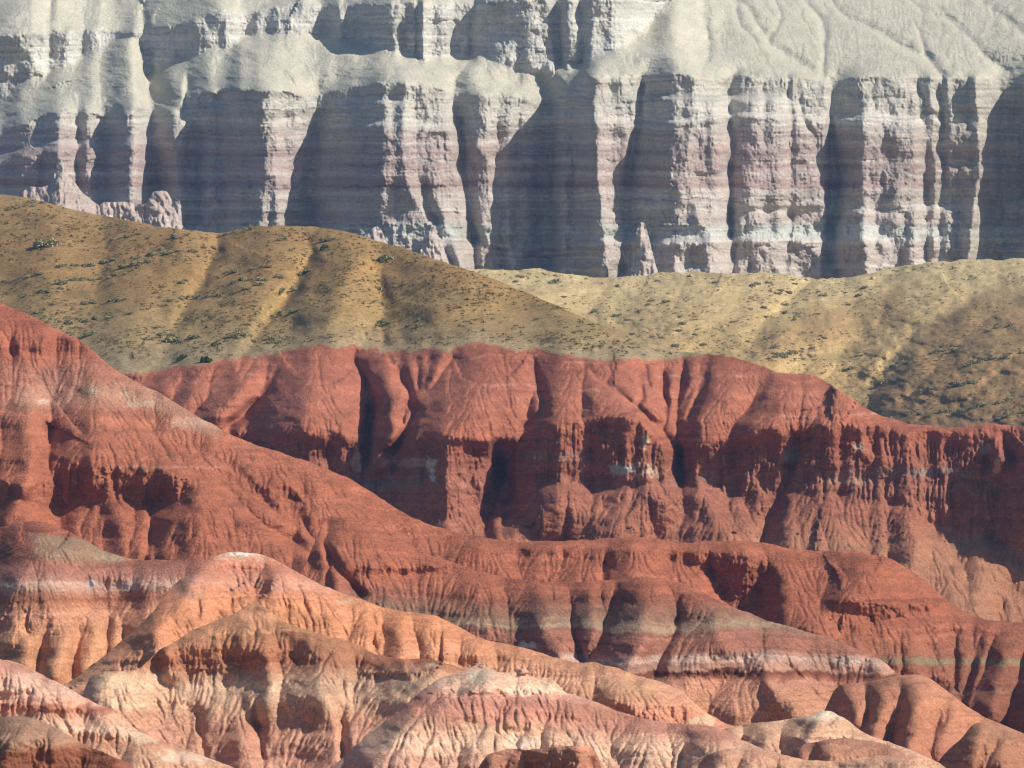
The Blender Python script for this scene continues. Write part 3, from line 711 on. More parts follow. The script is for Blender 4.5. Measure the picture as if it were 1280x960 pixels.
    tan = np.stack([np.interp(q, qs, cs[:, i]) for i in range(3)], -1)
    near_ct = smooth((s.P - CT + 28) / 28)[..., None] * 0.5 * smooth((s.X - 250) / 120)[..., None]
    tan = tan * (1 - near_ct) + lin((178, 152, 112)) * near_ct
    greens = np.clip(fbm(s.X / 34, s.P / 12, 97, 4), 0, 1)[..., None] * 0.2
    tan = tan * (1 - greens) + lin((120, 112, 64)) * greens
    gold = np.clip(hblur(s.R, 2) * -0.16, 0, 1)[..., None] * 0.55
    tan = tan * (1 - gold) + lin((206, 160, 78)) * gold
    tan = tan * np.array([0.92, 0.925, 0.90])
    tan = tan * 0.86 + 0.14 * tan.mean(-1, keepdims=True) * np.array([1.05, 1.05, 0.9])
    e = smooth((s.P - CT + 1.5 + 2.4 * fbm(s.X / 9, s.P / 9, 98, 4, 0.65)) / 4)[..., None]
    s.col = tan * (1 - e) + s.col * e
    s.tan_mask = (s.P < CT + 4) & (s.X < 905)
    s.CT = CT
    s.build('tan_hill', M_soil, 'tan grassy hill with soft folds above the red domes, left below the cliff', 'hill', s.tan_mask, (70, 2.4))
    s.build('red_cliffs', M_clay, 'brick red domes and fluted scarp under the tan hill, with waste cones at the foot', 'cliff', ~s.tan_mask, (40, 3))
    return s
tanred = make_tan_red()
# ================================================================== LONG RED RIDGE FROM THE LEFT
def make_long_red():
    crest = [(-140, 330), (-60, 352), (0, 378), (20, 386), (40, 396), (70, 411), (100, 425), (118, 440), (130, 450), (150, 466), (175, 480), (200, 491), (230, 510), (260, 528), (290, 544), (320, 556), (350, 566), (385, 577), (420, 590), (450, 605), (480, 625),
             (510, 643), (540, 658), (570, 666), (600, 671), (640, 677), (680, 676), (720, 675), (760, 673), (790, 671), (815, 673), (850, 678), (900, 676), (940, 677), (960, 679), (985, 686), (1000, 688), (1020, 688), (1045, 686), (1080, 690), (1110, 697), (1140, 714), (1165, 733),
             (1190, 756), (1210, 768), (1235, 775), (1280, 779), (1420, 776)]
    s = Sheet(crest, [(-140, 745), (0, 730), (300, 705), (600, 690), (1000, 684), (1420, 675)], [(-140, 760), (300, 780), (420, 790), (640, 775), (850, 800), (1000, 860), (1100, 915), (1420, 960)], -110, 1400, 1.25, 7, 1.0)
    s.slope_stops([(360, 1.35), (500, 1.5), (700, 1.45), (900, 1.35)])
    s.round_crest(1.2, 7)
    s.ledges(0.35, 7)
    # broken beds and scarps
    s.band([(-140, 424), (0, 420), (40, 428), (70, 420), (100, 428), (120, 440)], [(-140, 450), (0, 442), (40, 446), (70, 440), (100, 440), (120, 448)], 0.35, 5, 6, (-140, 112))
    top = [(-140, 600), (0, 596), (30, 612), (60, 600), (75, 586), (90, 582), (140, 583), (200, 583), (222, 592), (240, 606)]
    bot = [(-140, 628), (0, 622), (30, 628), (50, 633), (75, 634), (100, 630), (115, 622), (140, 624), (165, 630), (185, 634), (205, 628), (225, 620), (240, 612)]
    m1 = s.band(top, bot, -0.05, 4, 4, (-140, 236))
    m2 = s.band([(840, 690), (870, 692), (900, 690), (940, 696), (965, 702)], [(840, 700), (880, 706), (900, 742), (930, 745), (950, 738), (975, 730)], -0.15, 3, 5, (846, 968))
    m3 = s.band([(1030, 752), (1060, 754), (1100, 758), (1140, 756), (1190, 750)], [(1030, 760), (1060, 770), (1090, 775), (1130, 770), (1190, 756)], -0.25, 3, 5, (1038, 1185))
    m4 = s.band([(640, 684), (760, 690), (840, 688)], [(640, 696), (760, 704), (840, 700)], 0.5, 6, 5, (640, 850))
    m5 = s.band([(355, 610), (372, 612)], [(355, 622), (372, 628)], -0.1, 3, 3, (358, 374))
    # spurs
    for r in [[(-40, 420, 2, 60, 40), (-30, 560, 10, 60, 40)], [(18, 470, 3, 60, 34), (30, 530, 8, 50, 26), (36, 590, 9, 40, 22), (22, 640, 8, 30, 30)],
              [(105, 470, 2, 50, 70), (112, 520, 8, 50, 80), (120, 560, 10, 56, 90), (170, 585, 11, 110, 60), (232, 606, 11, 140, 50), (290, 640, 10, 120, 46), (340, 672, 8, 90, 44), (390, 705, 8, 60, 40)],
              [(185, 500, 0, 30, 30), (260, 560, 4, 60, 40), (330, 595, 6, 60, 30), (362, 612, 6, 50, 22), (372, 640, 3, 30, 20)],
              [(330, 566, 1, 40, 40), (400, 620, 4, 50, 40), (440, 650, 4, 40, 40)],
              [(790, 674, 2, 40, 30), (796, 700, 5, 36, 40), (790, 730, 6, 40, 40)], [(930, 680, 2, 60, 30), (935, 710, 6, 50, 30), (930, 735, 6, 50, 30)],
              [(1062, 690, 3, 36, 50), (1072, 725, 9, 36, 70), (1062, 756, 9, 40, 80), (1080, 790, 4, 60, 60)], [(975, 690, 2, 40, 50), (980, 740, 5, 40, 60), (1000, 775, 6, 40, 50), (1060, 815, 6, 40, 50)],
              [(1170, 760, 1, 20, 20), (1172, 790, 3, 16, 16), (1180, 840, 5, 20, 18)], [(1130, 780, 1, 16, 16), (1140, 830, 4, 18, 18)], [(1120, 790, 1, 10, 10), (1122, 830, 3, 14, 14)],
              [(1205, 775, 1, 20, 20), (1206, 810, 4, 20, 16), (1206, 870, 7, 24, 20)], [(1240, 780, 2, 22, 16), (1225, 830, 7, 22, 20), (1215, 880, 9, 22, 30)], [(1275, 785, 3, 30, 30), (1262, 820, 12, 34, 30), (1240, 880, 15, 40, 40)], [(1330, 785, 4, 40, 30), (1312, 830, 16, 50, 40), (1300, 890, 20, 56, 50)],
              # talus cones under the left scarp
              ]:
        s.ridge(r, 0.25, 0.9)
    for r in [[(18, 632, 2, 14, 16), (20, 660, 4, 26, 26)], [(100, 625, 2, 14, 14), (95, 670, 4, 20, 22)], [(135, 618, 2.5, 10, 14), (150, 660, 5, 22, 26), (160, 700, 6, 30, 36)], [(215, 622, 2, 10, 14), (212, 650, 5, 26, 26), (205, 700, 6, 34, 40)],
              [(180, 640, 2, 10, 10), (178, 690, 4, 18, 18)]]:
        s.ridge(r, 0.2, group=False)
    for g in [[(62, 490, 1, 8), (62, 530, 5, 12), (56, 570, 7, 13), (48, 605, 8, 14), (20, 650, 6, 14)], [(185, 535, 1, 8), (215, 575, 2, 8), (270, 600, 3, 9), (330, 655, 5, 12), (372, 680, 6, 12), (420, 712, 6, 13), (450, 738, 5, 12)],
              [(245, 560, 1, 8), (300, 590, 2, 8), (345, 640, 3, 10)], [(372, 640, 2, 8), (385, 665, 4, 9), (400, 690, 4, 9)], [(190, 640, 3, 8), (182, 700, 4, 9)], [(755, 695, 1, 6), (752, 725, 4, 9)], [(760, 680, 1, 6), (757, 720, 2, 8)],
              [(1195, 790, 2, 7), (1195, 870, 4, 8)], [(1228, 800, 2, 7), (1212, 850, 5, 9), (1200, 890, 6, 10)]]:
        s.gully(g, 1.2)
    s.settle()
    steep = np.clip(m1 + m2 + m3 + 0.3 * m4, 0, 1)
    s.rough(0.8, 40, 30, 1, 3); s.rough(0.22, 7, 5, 2, 3)
    s.flutes(0.45, 13, steep, 1, True, 6); s.flutes(0.25, 5, steep, 2, True, 6); s.rough(0.4, 9, 7, 3, 3, 0.5, steep); s.blocks(0.35, 12, 7, steep, 1)
    s.erode(6, 0.10, 0.42, 25, 0.1, 0.6, 2)
    s.erode(7, 0.05, 0.4, 8, 0.08, 0.6, 1, 2.0)
    s.finish()
    s.colour([(360, (176, 76, 54)), (440, (184, 82, 58)), (460, (188, 112, 88)), (500, (196, 118, 92)), (520, (192, 104, 76)), (560, (186, 88, 60)), (620, (184, 84, 56)), (680, (184, 84, 56)), (745, (178, 78, 52)), (790, (176, 84, 58)), (830, (162, 92, 66)), (860, (160, 84, 62)), (900, (150, 84, 60))], None, 6, 3)
    pale = s.line_mask([(0, 500), (110, 490), (180, 495), (240, 520), (300, 548)], 14, 18, (20, 275)) * 0.55
    s.stain(pale, (200, 150, 122))
    for (x, y, rx, ry, c, k) in [(118, 488, 12, 4, (176, 172, 142), 0.6), (152, 492, 12, 4, (186, 180, 152), 0.6), (180, 505, 26, 6, (210, 176, 148), 0.6), (240, 530, 30, 10, (210, 170, 142), 0.6), (75, 470, 40, 16, (160, 112, 94), 0.5), (55, 503, 10, 4, (220, 186, 170), 0.6)]:
        s.stain(s.blob(x, y, rx, ry, int(x)), c, k)
    s.stain(s.line_mask([(200, 584), (280, 583)], 1.5, 2, (140, 280)), (208, 140, 112), 0.7)
    s.stain(s.line_mask([(260, 556), (340, 560)], 1.5, 2, (290, 345)), (208, 140, 112), 0.5)
    s.stain(s.line_mask([(1090, 826), (1280, 828)], 4, 5, (1100, 1300)), (150, 136, 100), 0.7)
    s.stain(s.line_mask([(1090, 862), (1280, 864)], 3, 4, (1180, 1300)), (170, 130, 110), 0.4)
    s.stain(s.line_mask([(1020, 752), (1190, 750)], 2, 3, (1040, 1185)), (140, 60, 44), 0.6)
    s.col = s.col * np.array([0.90, 0.93, 0.93])
    s.build('long_red_ridge', M_clay, 'long brick red ridge dropping from the left edge and running right as a terrace', 'ridge', back=(45, 1.6))
    return s
longred = make_long_red()

# ================================================================== STRIPED RIDGE (red cap, grey-green and white stripes)
def make_striped():
    crest = [(330, 830), (350, 775), (368, 735), (384, 700), (396, 670), (404, 652), (410, 645), (420, 645), (430, 647), (470, 662), (500, 677), (540, 694), (570, 704), (600, 714), (640, 724), (680, 727), (720, 728), (760, 726), (785, 724), (800, 721), (830, 723), (850, 728), (880, 742), (920, 760),
             (960, 777), (1000, 787), (1030, 796), (1050, 803), (1090, 819), (1106, 828), (1118, 838), (1130, 850), (1160, 880), (1200, 930)]
    s = Sheet(crest, [(330, 622), (350, 632), (384, 644), (410, 653), (470, 650), (700, 640), (1200, 628)], [(330, 830), (420, 800), (640, 860), (800, 895), (950, 945), (1060, 960), (1200, 975)], 340, 1195, 1.25, 8, 0.8)
    s.slope_stops([(640, 1.4), (715, 1.25), (800, 1.25), (830, 0.95), (850, 1.1), (950, 1.35)])
    s.round_crest(1.5, 6)
    s.ledges(0.35, 6)
    m1 = s.band([(425, 712), (450, 709), (480, 708), (520, 708), (572, 706)], [(425, 720), (450, 722), (500, 718), (540, 716), (572, 710)], -0.3, 3, 3, (432, 574))
    m2 = s.band([(820, 838), (880, 838), (950, 834)], [(820, 844), (880, 846), (950, 844)], -0.2, 2.5, 2, (815, 955))
    m3 = s.band([(1030, 822), (1060, 820), (1095, 824)], [(1030, 838), (1060, 838), (1095, 840)], 0.1, 4, 2, (1034, 1092))
    m4 = s.band([(880, 812), (910, 812), (950, 814)], [(880, 826), (910, 828), (950, 830)], 0.1, 4, 2, (884, 950))
    for r in [[(408, 645, 1.5, 24, 60), (414, 670, 3, 30, 80), (432, 705, 4, 40, 90), (460, 740, 3, 40, 90)], [(570, 704, 2, 60, 40), (585, 730, 4, 60, 40), (600, 760, 3, 50, 40)],
              [(668, 730, 2, 40, 22), (676, 760, 6, 34, 34), (690, 800, 7, 40, 30), (700, 830, 6, 40, 30)], [(740, 732, 2, 20, 12), (738, 770, 5, 26, 14), (742, 810, 6, 24, 20)],
              [(806, 724, 4, 40, 34), (815, 760, 10, 50, 30), (800, 800, 13, 56, 24), (785, 840, 12, 50, 24)], [(835, 724, 3, 20, 40), (870, 742, 6, 40, 40), (890, 770, 10, 46, 60), (900, 810, 12, 66, 60), (860, 840, 8, 60, 60)],
              [(960, 790, 2, 50, 60), (965, 825, 8, 60, 40), (950, 850, 12, 50, 30), (930, 880, 12, 50, 50)], [(955, 850, 12, 30, 30), (975, 870, 13, 40, 40), (1000, 890, 12, 40, 40)], [(1095, 822, 2, 50, 20), (1100, 840, 5, 60, 20)]]:
        s.ridge(r, 0.25, 0.9)
    for g in [[(404, 676, 2, 7), (412, 695, 4, 9), (432, 722, 5, 10), (452, 744, 5, 10)], [(714, 740, 1, 5), (716, 790, 4, 8), (730, 825, 5, 8)], [(770, 735, 2, 8), (768, 760, 5, 10), (750, 800, 6, 10), (740, 822, 5, 10)], [(848, 745, 2, 6), (845, 785, 5, 8), (820, 840, 6, 10)], [(985, 830, 2, 6), (1020, 870, 4, 8), (1045, 900, 5, 9)]]:
        s.gully(g, 1.2)
    s.settle()
    s.rough(0.6, 34, 30, 1, 3); s.rough(0.18, 7, 5, 2, 3)
    st = np.clip(m1 + m2 + m3 + m4, 0, 1)
    s.flutes(0.35, 6, st, 2, True, 4); s.rough(0.4, 6, 6, 3, 3, 0.5, st)
    s.erode(6, 0.09, 0.42, 22, 0.1, 0.6, 2); s.erode(7, 0.05, 0.4, 8, 0.08, 0.6, 1, 2.0)
    s.finish()
    ref = [(340, -22), (640, 0), (760, 0), (850, 2), (960, 0), (1060, 4), (1200, 8)]
    s.colour([(640, (182, 84, 56)), (735, (178, 84, 58)), (752, (160, 86, 64)), (764, (146, 100, 78)), (776, (158, 120, 94)), (782, (174, 144, 116)), (788, (162, 108, 86)), (800, (170, 102, 80)), (814, (168, 104, 84)), (818, (188, 138, 118)), (823, (200, 160, 142)), (829, (188, 140, 118)),
              (836, (186, 136, 112)), (840, (126, 58, 42)), (846, (150, 80, 56)), (852, (198, 136, 106)), (866, (198, 136, 102)), (900, (202, 140, 106)), (960, (204, 146, 112))], ref, 4, 2)
    s.stain(s.blob(915, 822, 44, 7, 2), (204, 182, 166), 0.35); s.stain(s.blob(830, 822, 30, 5, 5), (204, 172, 150), 0.5); s.stain(s.blob(660, 806, 14, 5, 3), (210, 200, 196), 0.8); s.stain(s.blob(1060, 826, 24, 7, 4), (190, 176, 168), 0.5)
    s.col = s.col * np.array([0.95, 0.97, 0.97])
    s.build('striped_ridge', M_clay, 'dark red ridge with grey-green and white stripes, sloping right below the red terrace', 'ridge', back=(40, 1.4))
    return s
striped = make_striped()

def make_capped():
    crest = [(-140, 690), (-40, 670), (0, 659), (20, 653), (50, 652), (65, 656), (85, 663), (105, 675), (130, 688), (150, 695), (165, 699), (200, 700), (255, 700), (275, 702), (310, 720), (350, 760), (400, 830)]
    s = Sheet(crest, [(-140, 600), (400, 585)], [(-140, 880), (100, 910), (250, 880), (400, 860)], -110, 395, 1.25, 9, 0.7)
    s.slope_stops([(640, 1.5), (700, 1.2), (722, 1.1), (738, 0.7), (752, 0.8), (765, 1.2), (860, 1.2), (900, 1.4)])
    s.round_crest(1.8, 6); s.ledges(0.4, 5)
    s.band([(160, 722), (230, 726)], [(160, 738), (230, 738)], 0.15, 4, 2, (98, 175))
    for r in [[(62, 655, 4, 34, 50), (48, 690, 9, 50, 80), (30, 730, 11, 50, 90), (15, 750, 10, 40, 70), (20, 790, 7, 40, 30)], [(98, 672, 1, 30, 40), (110, 710, 3, 40, 60)],
              [(20, 765, 2, 30, 30), (30, 800, 6, 30, 22), (30, 850, 6, 30, 22)], [(82, 768, 2, 16, 14), (78, 800, 7, 24, 18), (68, 840, 8, 24, 22)], [(118, 770, 2, 14, 18), (120, 800, 6, 20, 16), (112, 840, 7, 20, 18)], [(145, 778, 2, 12, 14), (142, 810, 4, 14, 14)], [(180, 745, 2, 30, 40), (178, 790, 4, 30, 30)]]:
        s.ridge(r, 0.28, 0.9)
    for g in [[(62, 770, 1, 6), (52, 810, 4, 8), (44, 838, 4, 8)], [(98, 775, 2, 6), (95, 810, 5, 8), (88, 845, 5, 8)]]:
        s.gully(g, 1.2)
    s.settle(); s.rough(0.5, 34, 30, 1, 3); s.rough(0.15, 7, 5, 2, 3)
    s.erode(6, 0.085, 0.42, 22, 0.1, 0.6, 2); s.erode(7, 0.045, 0.4, 8, 0.08, 0.6, 1, 2.0); s.finish()
    s.colour([(640, (166, 78, 56)), (680, (160, 82, 62)), (700, (160, 92, 74)), (712, (170, 108, 90)), (722, (180, 124, 104)), (730, (196, 156, 136)), (738, (190, 144, 120)), (743, (182, 120, 92)), (750, (166, 98, 68)), (758, (190, 128, 94)), (768, (204, 142, 108)), (790, (206, 144, 102)), (840, (206, 142, 98)), (900, (206, 142, 98))], None, 3, 2)
    drape = smooth((s.X - 40 - 0.6 * (s.P - 690)) / 20) * smooth((165 - s.X) / 25) * smooth((712 - s.P) / 20) * smooth((s.P - 667 - 0.1 * (s.X - 70)) / 6)
    s.stain(drape, (156, 128, 100), 0.85)
    s.stain(s.blob(140, 697, 24, 5, 3) + s.blob(45, 690, 8, 10, 4) * 0.5, (170, 166, 132), 0.4)
    s.stain(s.blob(115, 730, 10, 6, 6) + s.blob(160, 734, 18, 4, 7), (190, 184, 190), 0.8)
    s.build('capped_hill', M_clay, 'dark red capped hill with a grey-green shoulder and white stripe, left above the orange hills', 'hill', back=(35, 1.4))
    return s
capped = make_capped()

# ================================================================== ORANGE HILLS IN FRONT
ORANGE = [(690, (222, 184, 154)), (700, (206, 132, 98)), (712, (198, 128, 98)), (722, (204, 142, 108)), (732, (196, 142, 116)), (740, (208, 138, 96)), (770, (212, 142, 92)), (800, (204, 136, 90)), (820, (208, 146, 102)), (850, (212, 156, 116)), (880, (206, 146, 108)), (900, (202, 132, 98)), (920, (208, 146, 108)), (960, (210, 150, 114))]

def orange_hill(name, label, seed, crest, depth, bottom, x0, x1, slopes, spurs, gullies, bands=(), stops=ORANGE, ref=None, blobs=(), lines=(), fine_e=0.045, coarse_e=0.085, ledge=0.4, mat=None, round_=1.5, rough=1.0, cat='hill', back=(35, 1.3), step=1.25):
    if not hasattr(bottom, '__len__'): bottom += 45
    s = Sheet(crest, depth, bottom, x0, x1, step, seed, 0.9)
    s.slope_stops(slopes); s.round_crest(round_, 6); s.ledges(ledge, 6)
    st = np.zeros_like(s.X)
    for b in bands:
        st = np.maximum(st, s.band(*b[:3], 3, 3, b[3]))
    for r in spurs: s.ridge(r, 0.25, 0.9)
    for g in gullies: s.gully(g, 1.2)
    s.settle()
    s.rough(0.5 * rough, 34, 28, 1, 3); s.rough(0.16 * rough, 7, 5, 2, 3)
    s.flutes(0.25, 9, st, 1, True, 5); s.flutes(0.12, 4, st, 2, True, 5); s.rough(0.25, 7, 6, 3, 3, 0.5, st); s.blocks(0.2, 10, 6, st, 1)
    s.erode(6, coarse_e, 0.42, 22, 0.1, 0.6, 2); s.erode(7, fine_e, 0.4, 8, 0.08, 0.6, 1, 2.0)
    s.finish()
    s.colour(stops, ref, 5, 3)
    s.col = s.col * np.array([1.0, 0.965, 1.02])
    for ln, half, soft, ends, c, k in lines: s.stain(s.line_mask(ln, half, soft, ends, int(ends[0])), c, k)
    for (x, y, rx, ry, c, k) in blobs: s.stain(s.blob(x, y, rx, ry, int(x)), c, k)
    s.build(name, mat or M_clay_near, label, cat, back=back)
    return s

peak = orange_hill('peaked_hill', 'cream topped orange hill rising to a peak with a long crest falling to the right', 10,
    [(60, 880), (80, 856), (100, 845), (115, 832), (140, 812), (155, 798), (180, 776), (195, 760), (210, 738), (225, 724), (245, 711), (255, 703), (270, 696), (285, 691), (300, 690), (318, 691), (330, 694), (345, 701), (370, 714), (400, 730), (430, 742), (455, 750), (480, 760), (500, 763), (530, 766), (545, 770), (570, 782),
     (600, 798), (620, 803), (640, 806), (665, 812), (690, 822), (715, 827), (745, 828), (770, 835), (800, 845), (830, 852), (850, 862), (870, 880), (890, 895), (905, 905), (925, 910), (960, 935), (990, 970)],
    [(60, 499), (115, 505), (155, 509), (195, 513), (215, 518), (255, 522), (300, 524), (600, 518), (990, 505)], [(60, 900), (200, 880), (350, 850), (560, 880), (700, 910), (850, 950), (990, 985)], 65, 985,
    [(680, 0.9), (700, 0.9), (715, 1.3), (732, 1.0), (750, 1.2), (800, 1.25), (900, 1.3)],
    [[(262, 703, 4, 26, 60), (238, 735, 10, 28, 80), (220, 765, 13, 34, 90), (188, 795, 13, 34, 90), (150, 825, 9, 28, 60), (110, 850, 4, 20, 40)],
     [(318, 740, 1, 14, 40), (312, 752, 5, 26, 60), (290, 770, 7, 40, 70), (250, 790, 6, 40, 60)], [(345, 705, 1, 30, 40), (360, 740, 3, 30, 50), (400, 775, 4, 40, 40)], [(460, 752, 1, 40, 20), (464, 790, 4, 40, 16)],
     [(500, 766, 1, 20, 16), (500, 800, 4, 20, 20), (498, 820, 4, 20, 30)], [(545, 772, 1, 30, 20), (552, 810, 4, 30, 30)], [(580, 790, 1, 16, 30), (590, 815, 4, 20, 30)], [(770, 838, 2, 50, 40), (775, 870, 6, 40, 50), (800, 900, 6, 40, 60)], [(700, 826, 2, 40, 40), (720, 860, 4, 40, 40)], [(860, 875, 2, 40, 20), (870, 900, 5, 50, 20)]],
    [[(285, 740, 1, 6), (287, 760, 3, 8)], [(465, 760, 1, 4), (466, 810, 4, 6)], [(549, 775, 1, 4), (549, 825, 4, 6)], [(370, 730, 1, 5), (385, 765, 2.5, 6)], [(252, 735, 1, 5), (245, 770, 3, 7)]],
    bands=[([(255, 706), (330, 706)], [(255, 713), (330, 713)], 0.2, (262, 335)), ([(690, 876), (760, 880), (880, 884)], [(690, 886), (780, 900), (880, 902)], 0.3, (760, 880))],
    blobs=[(303, 692, 18, 3, (236, 226, 210), 1.0), (240, 742, 20, 10, (170, 140, 116), 0.4), (880, 900, 22, 8, (212, 190, 150), 0.7), (430, 752, 16, 4, (200, 170, 140), 0.6), (720, 830, 80, 8, (176, 134, 96), 0.4), (780, 860, 60, 20, (196, 150, 104), 0.4)],
    lines=[([(360, 736), (470, 752)], 1.5, 2, (360, 420), (190, 120, 86), 0.6), ([(600, 842), (900, 868)], 2, 3, (650, 860), (220, 170, 130), 0.5)])

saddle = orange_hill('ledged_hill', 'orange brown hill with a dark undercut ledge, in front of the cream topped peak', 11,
    [(70, 930), (90, 885), (103, 872), (106, 858), (110, 849), (120, 842), (140, 839), (165, 838), (178, 834), (190, 820), (200, 811), (215, 804), (228, 795), (245, 785), (270, 775), (290, 768), (305, 759), (320, 752), (332, 760), (345, 770), (370, 784), (400, 791), (425, 797), (450, 806), (470, 818), (500, 824), (530, 824),
     (545, 825), (560, 831), (580, 838), (600, 842), (640, 850), (680, 880), (720, 930)],
    [(70, 475), (320, 486), (600, 474), (720, 470)], 975, 75, 715,
    [(740, 1.3), (800, 1.0), (850, 1.2), (960, 1.35)],
    [[(205, 806, 2, 10, 14), (212, 822, 4, 14, 14), (214, 842, 3, 14, 20)], [(115, 846, 2, 20, 60), (130, 860, 4, 30, 70), (160, 900, 4, 50, 70)], [(345, 775, 1, 40, 50), (385, 800, 5, 40, 50), (405, 830, 8, 60, 40), (400, 870, 10, 70, 44), (400, 905, 7, 70, 50), (410, 950, 5, 70, 50)],
     [(330, 800, 2, 40, 20), (338, 840, 5, 30, 24), (330, 880, 6, 30, 30)], [(540, 826, 3, 60, 30), (538, 845, 8, 70, 30), (525, 862, 10, 80, 30), (500, 890, 9, 70, 40), (460, 930, 7, 60, 40)], [(270, 850, 2, 30, 30), (285, 900, 4, 40, 40), (300, 950, 4, 40, 40)]],
    [[(245, 880, 1, 6), (250, 920, 2, 7), (258, 950, 2, 7)], [(325, 860, 1, 6), (318, 900, 3, 8), (330, 950, 3, 8)], [(430, 850, 2, 8), (425, 900, 4, 10), (430, 950, 4, 10)]],
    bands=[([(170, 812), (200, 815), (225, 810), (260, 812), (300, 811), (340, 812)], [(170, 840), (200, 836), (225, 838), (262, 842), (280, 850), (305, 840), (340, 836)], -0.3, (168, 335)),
           ([(340, 812), (420, 816), (440, 820)], [(340, 830), (420, 826), (440, 826)], 0.1, (335, 420)), ([(445, 838), (540, 838)], [(445, 850), (540, 846)], 0.1, (450, 545)), ([(180, 872), (240, 878)], [(180, 876), (240, 884)], 0.0, (185, 240)), ([(345, 882), (400, 886)], [(345, 890), (400, 892)], 0.0, (345, 400))],
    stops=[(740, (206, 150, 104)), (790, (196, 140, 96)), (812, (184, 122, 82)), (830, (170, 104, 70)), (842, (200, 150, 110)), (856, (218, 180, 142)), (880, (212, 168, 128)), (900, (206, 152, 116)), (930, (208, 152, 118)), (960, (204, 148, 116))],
    blobs=[(410, 840, 60, 40, (176, 126, 94), 0.35), (490, 850, 60, 26, (166, 128, 104), 0.45), (150, 850, 50, 12, (222, 188, 148), 0.7), (150, 880, 36, 8, (228, 196, 160), 0.7), (300, 920, 70, 20, (200, 134, 104), 0.5), (540, 832, 12, 4, (190, 180, 150), 0.6)])

front = orange_hill('front_ridge', 'pink and cream ridge in the middle of the nearest hills, falling to the lower left', 12,
    [(360, 1010), (400, 972), (425, 950), (440, 935), (470, 910), (500, 886), (520, 869), (545, 851), (555, 847), (575, 841), (590, 834), (600, 829), (606, 833), (625, 841), (640, 840), (652, 838), (664, 846), (690, 848), (698, 856), (705, 866), (725, 870), (760, 884), (790, 894), (815, 900), (850, 906), (880, 908),
     (905, 912), (925, 925), (955, 936), (1000, 965), (1040, 1000)],
    [(360, 432), (600, 445), (850, 440), (1040, 425)], 985, 365, 1035,
    [(820, 1.2), (845, 0.9), (870, 1.2), (960, 1.35)],
    [[(604, 832, 2, 16, 30), (585, 845, 5, 22, 30), (550, 864, 6, 26, 30), (520, 890, 6, 26, 36), (480, 930, 6, 30, 40)], [(642, 841, 2, 40, 40), (610, 856, 7, 30, 60), (560, 882, 9, 32, 80), (520, 908, 9, 34, 80), (470, 955, 8, 40, 80)], [(690, 850, 2, 40, 40), (650, 890, 6, 50, 50), (600, 940, 6, 50, 50)],
     [(590, 885, 1, 20, 20), (575, 930, 4, 26, 24), (560, 960, 4, 26, 24)], [(700, 880, 1, 30, 30), (690, 910, 3, 30, 30)], [(790, 898, 1, 30, 40), (800, 940, 4, 30, 40)], [(870, 912, 2, 40, 30), (880, 950, 5, 40, 40)]],
    [[(620, 900, 1, 6), (610, 950, 3, 8)], [(660, 900, 1, 8), (645, 930, 2, 8)], [(860, 925, 1, 8), (850, 960, 3, 9)], [(540, 915, 1, 7), (520, 955, 3, 8)]],
    bands=[([(640, 843), (690, 850), (702, 862)], [(640, 848), (690, 856), (702, 868)], -0.2, (638, 704)), ([(620, 904), (660, 905)], [(620, 912), (660, 912)], -0.3, (622, 662)), ([(500, 872), (600, 862), (690, 862)], [(500, 876), (600, 867), (690, 866)], 0.2, (520, 690))],
    stops=[(820, (206, 184, 160)), (840, (214, 170, 136)), (858, (222, 184, 150)), (866, (206, 150, 122)), (882, (198, 136, 110)), (895, (200, 142, 112)), (910, (216, 172, 134)), (930, (222, 182, 146)), (945, (208, 160, 128)), (985, (204, 150, 120))],
    ref=[(365, 0), (600, 0), (760, 14), (900, 24), (1040, 30)],
    blobs=[(600, 845, 30, 8, (176, 168, 146), 0.7), (660, 862, 44, 8, (232, 202, 168), 0.9), (650, 930, 24, 12, (232, 206, 184), 0.8), (560, 900, 30, 20, (178, 124, 104), 0.5), (740, 890, 60, 14, (176, 122, 92), 0.5)])

dome = orange_hill('gullied_dome', 'tan brown dome cut by dark gullies, near the lower right corner', 13,
    [(1000, 930), (1030, 890), (1040, 866), (1046, 858), (1055, 855), (1075, 853), (1100, 849), (1120, 844), (1135, 842), (1150, 843), (1165, 849), (1185, 864), (1210, 884), (1235, 899), (1260, 909), (1290, 922), (1340, 940), (1420, 980)],
    [(1000, 545), (1420, 535)], 985, 1005, 1400,
    [(840, 1.6), (870, 1.1), (960, 1.2)],
    [[(1052, 857, 2, 20, 30), (1066, 880, 6, 24, 24), (1070, 905, 6, 20, 22)], [(1110, 848, 2, 30, 26), (1104, 875, 7, 26, 26), (1096, 910, 8, 28, 24), (1090, 940, 7, 28, 24)], [(1150, 845, 2, 30, 40), (1152, 875, 8, 34, 36), (1140, 915, 9, 36, 36), (1128, 950, 8, 30, 36)], [(1185, 866, 2, 30, 30), (1192, 900, 6, 34, 30), (1180, 930, 6, 30, 30)], [(1240, 905, 1, 30, 40), (1220, 940, 4, 40, 40)]],
    [[(1092, 872, 2, 6), (1084, 900, 5, 8)], [(1128, 865, 2, 6), (1124, 900, 5, 9), (1112, 930, 5, 9)], [(1046, 862, 2, 6), (1052, 890, 4, 8)]],
    stops=[(840, (190, 132, 98)), (860, (184, 126, 92)), (880, (188, 128, 90)), (920, (182, 122, 88)), (985, (178, 118, 86))], coarse_e=0.10)

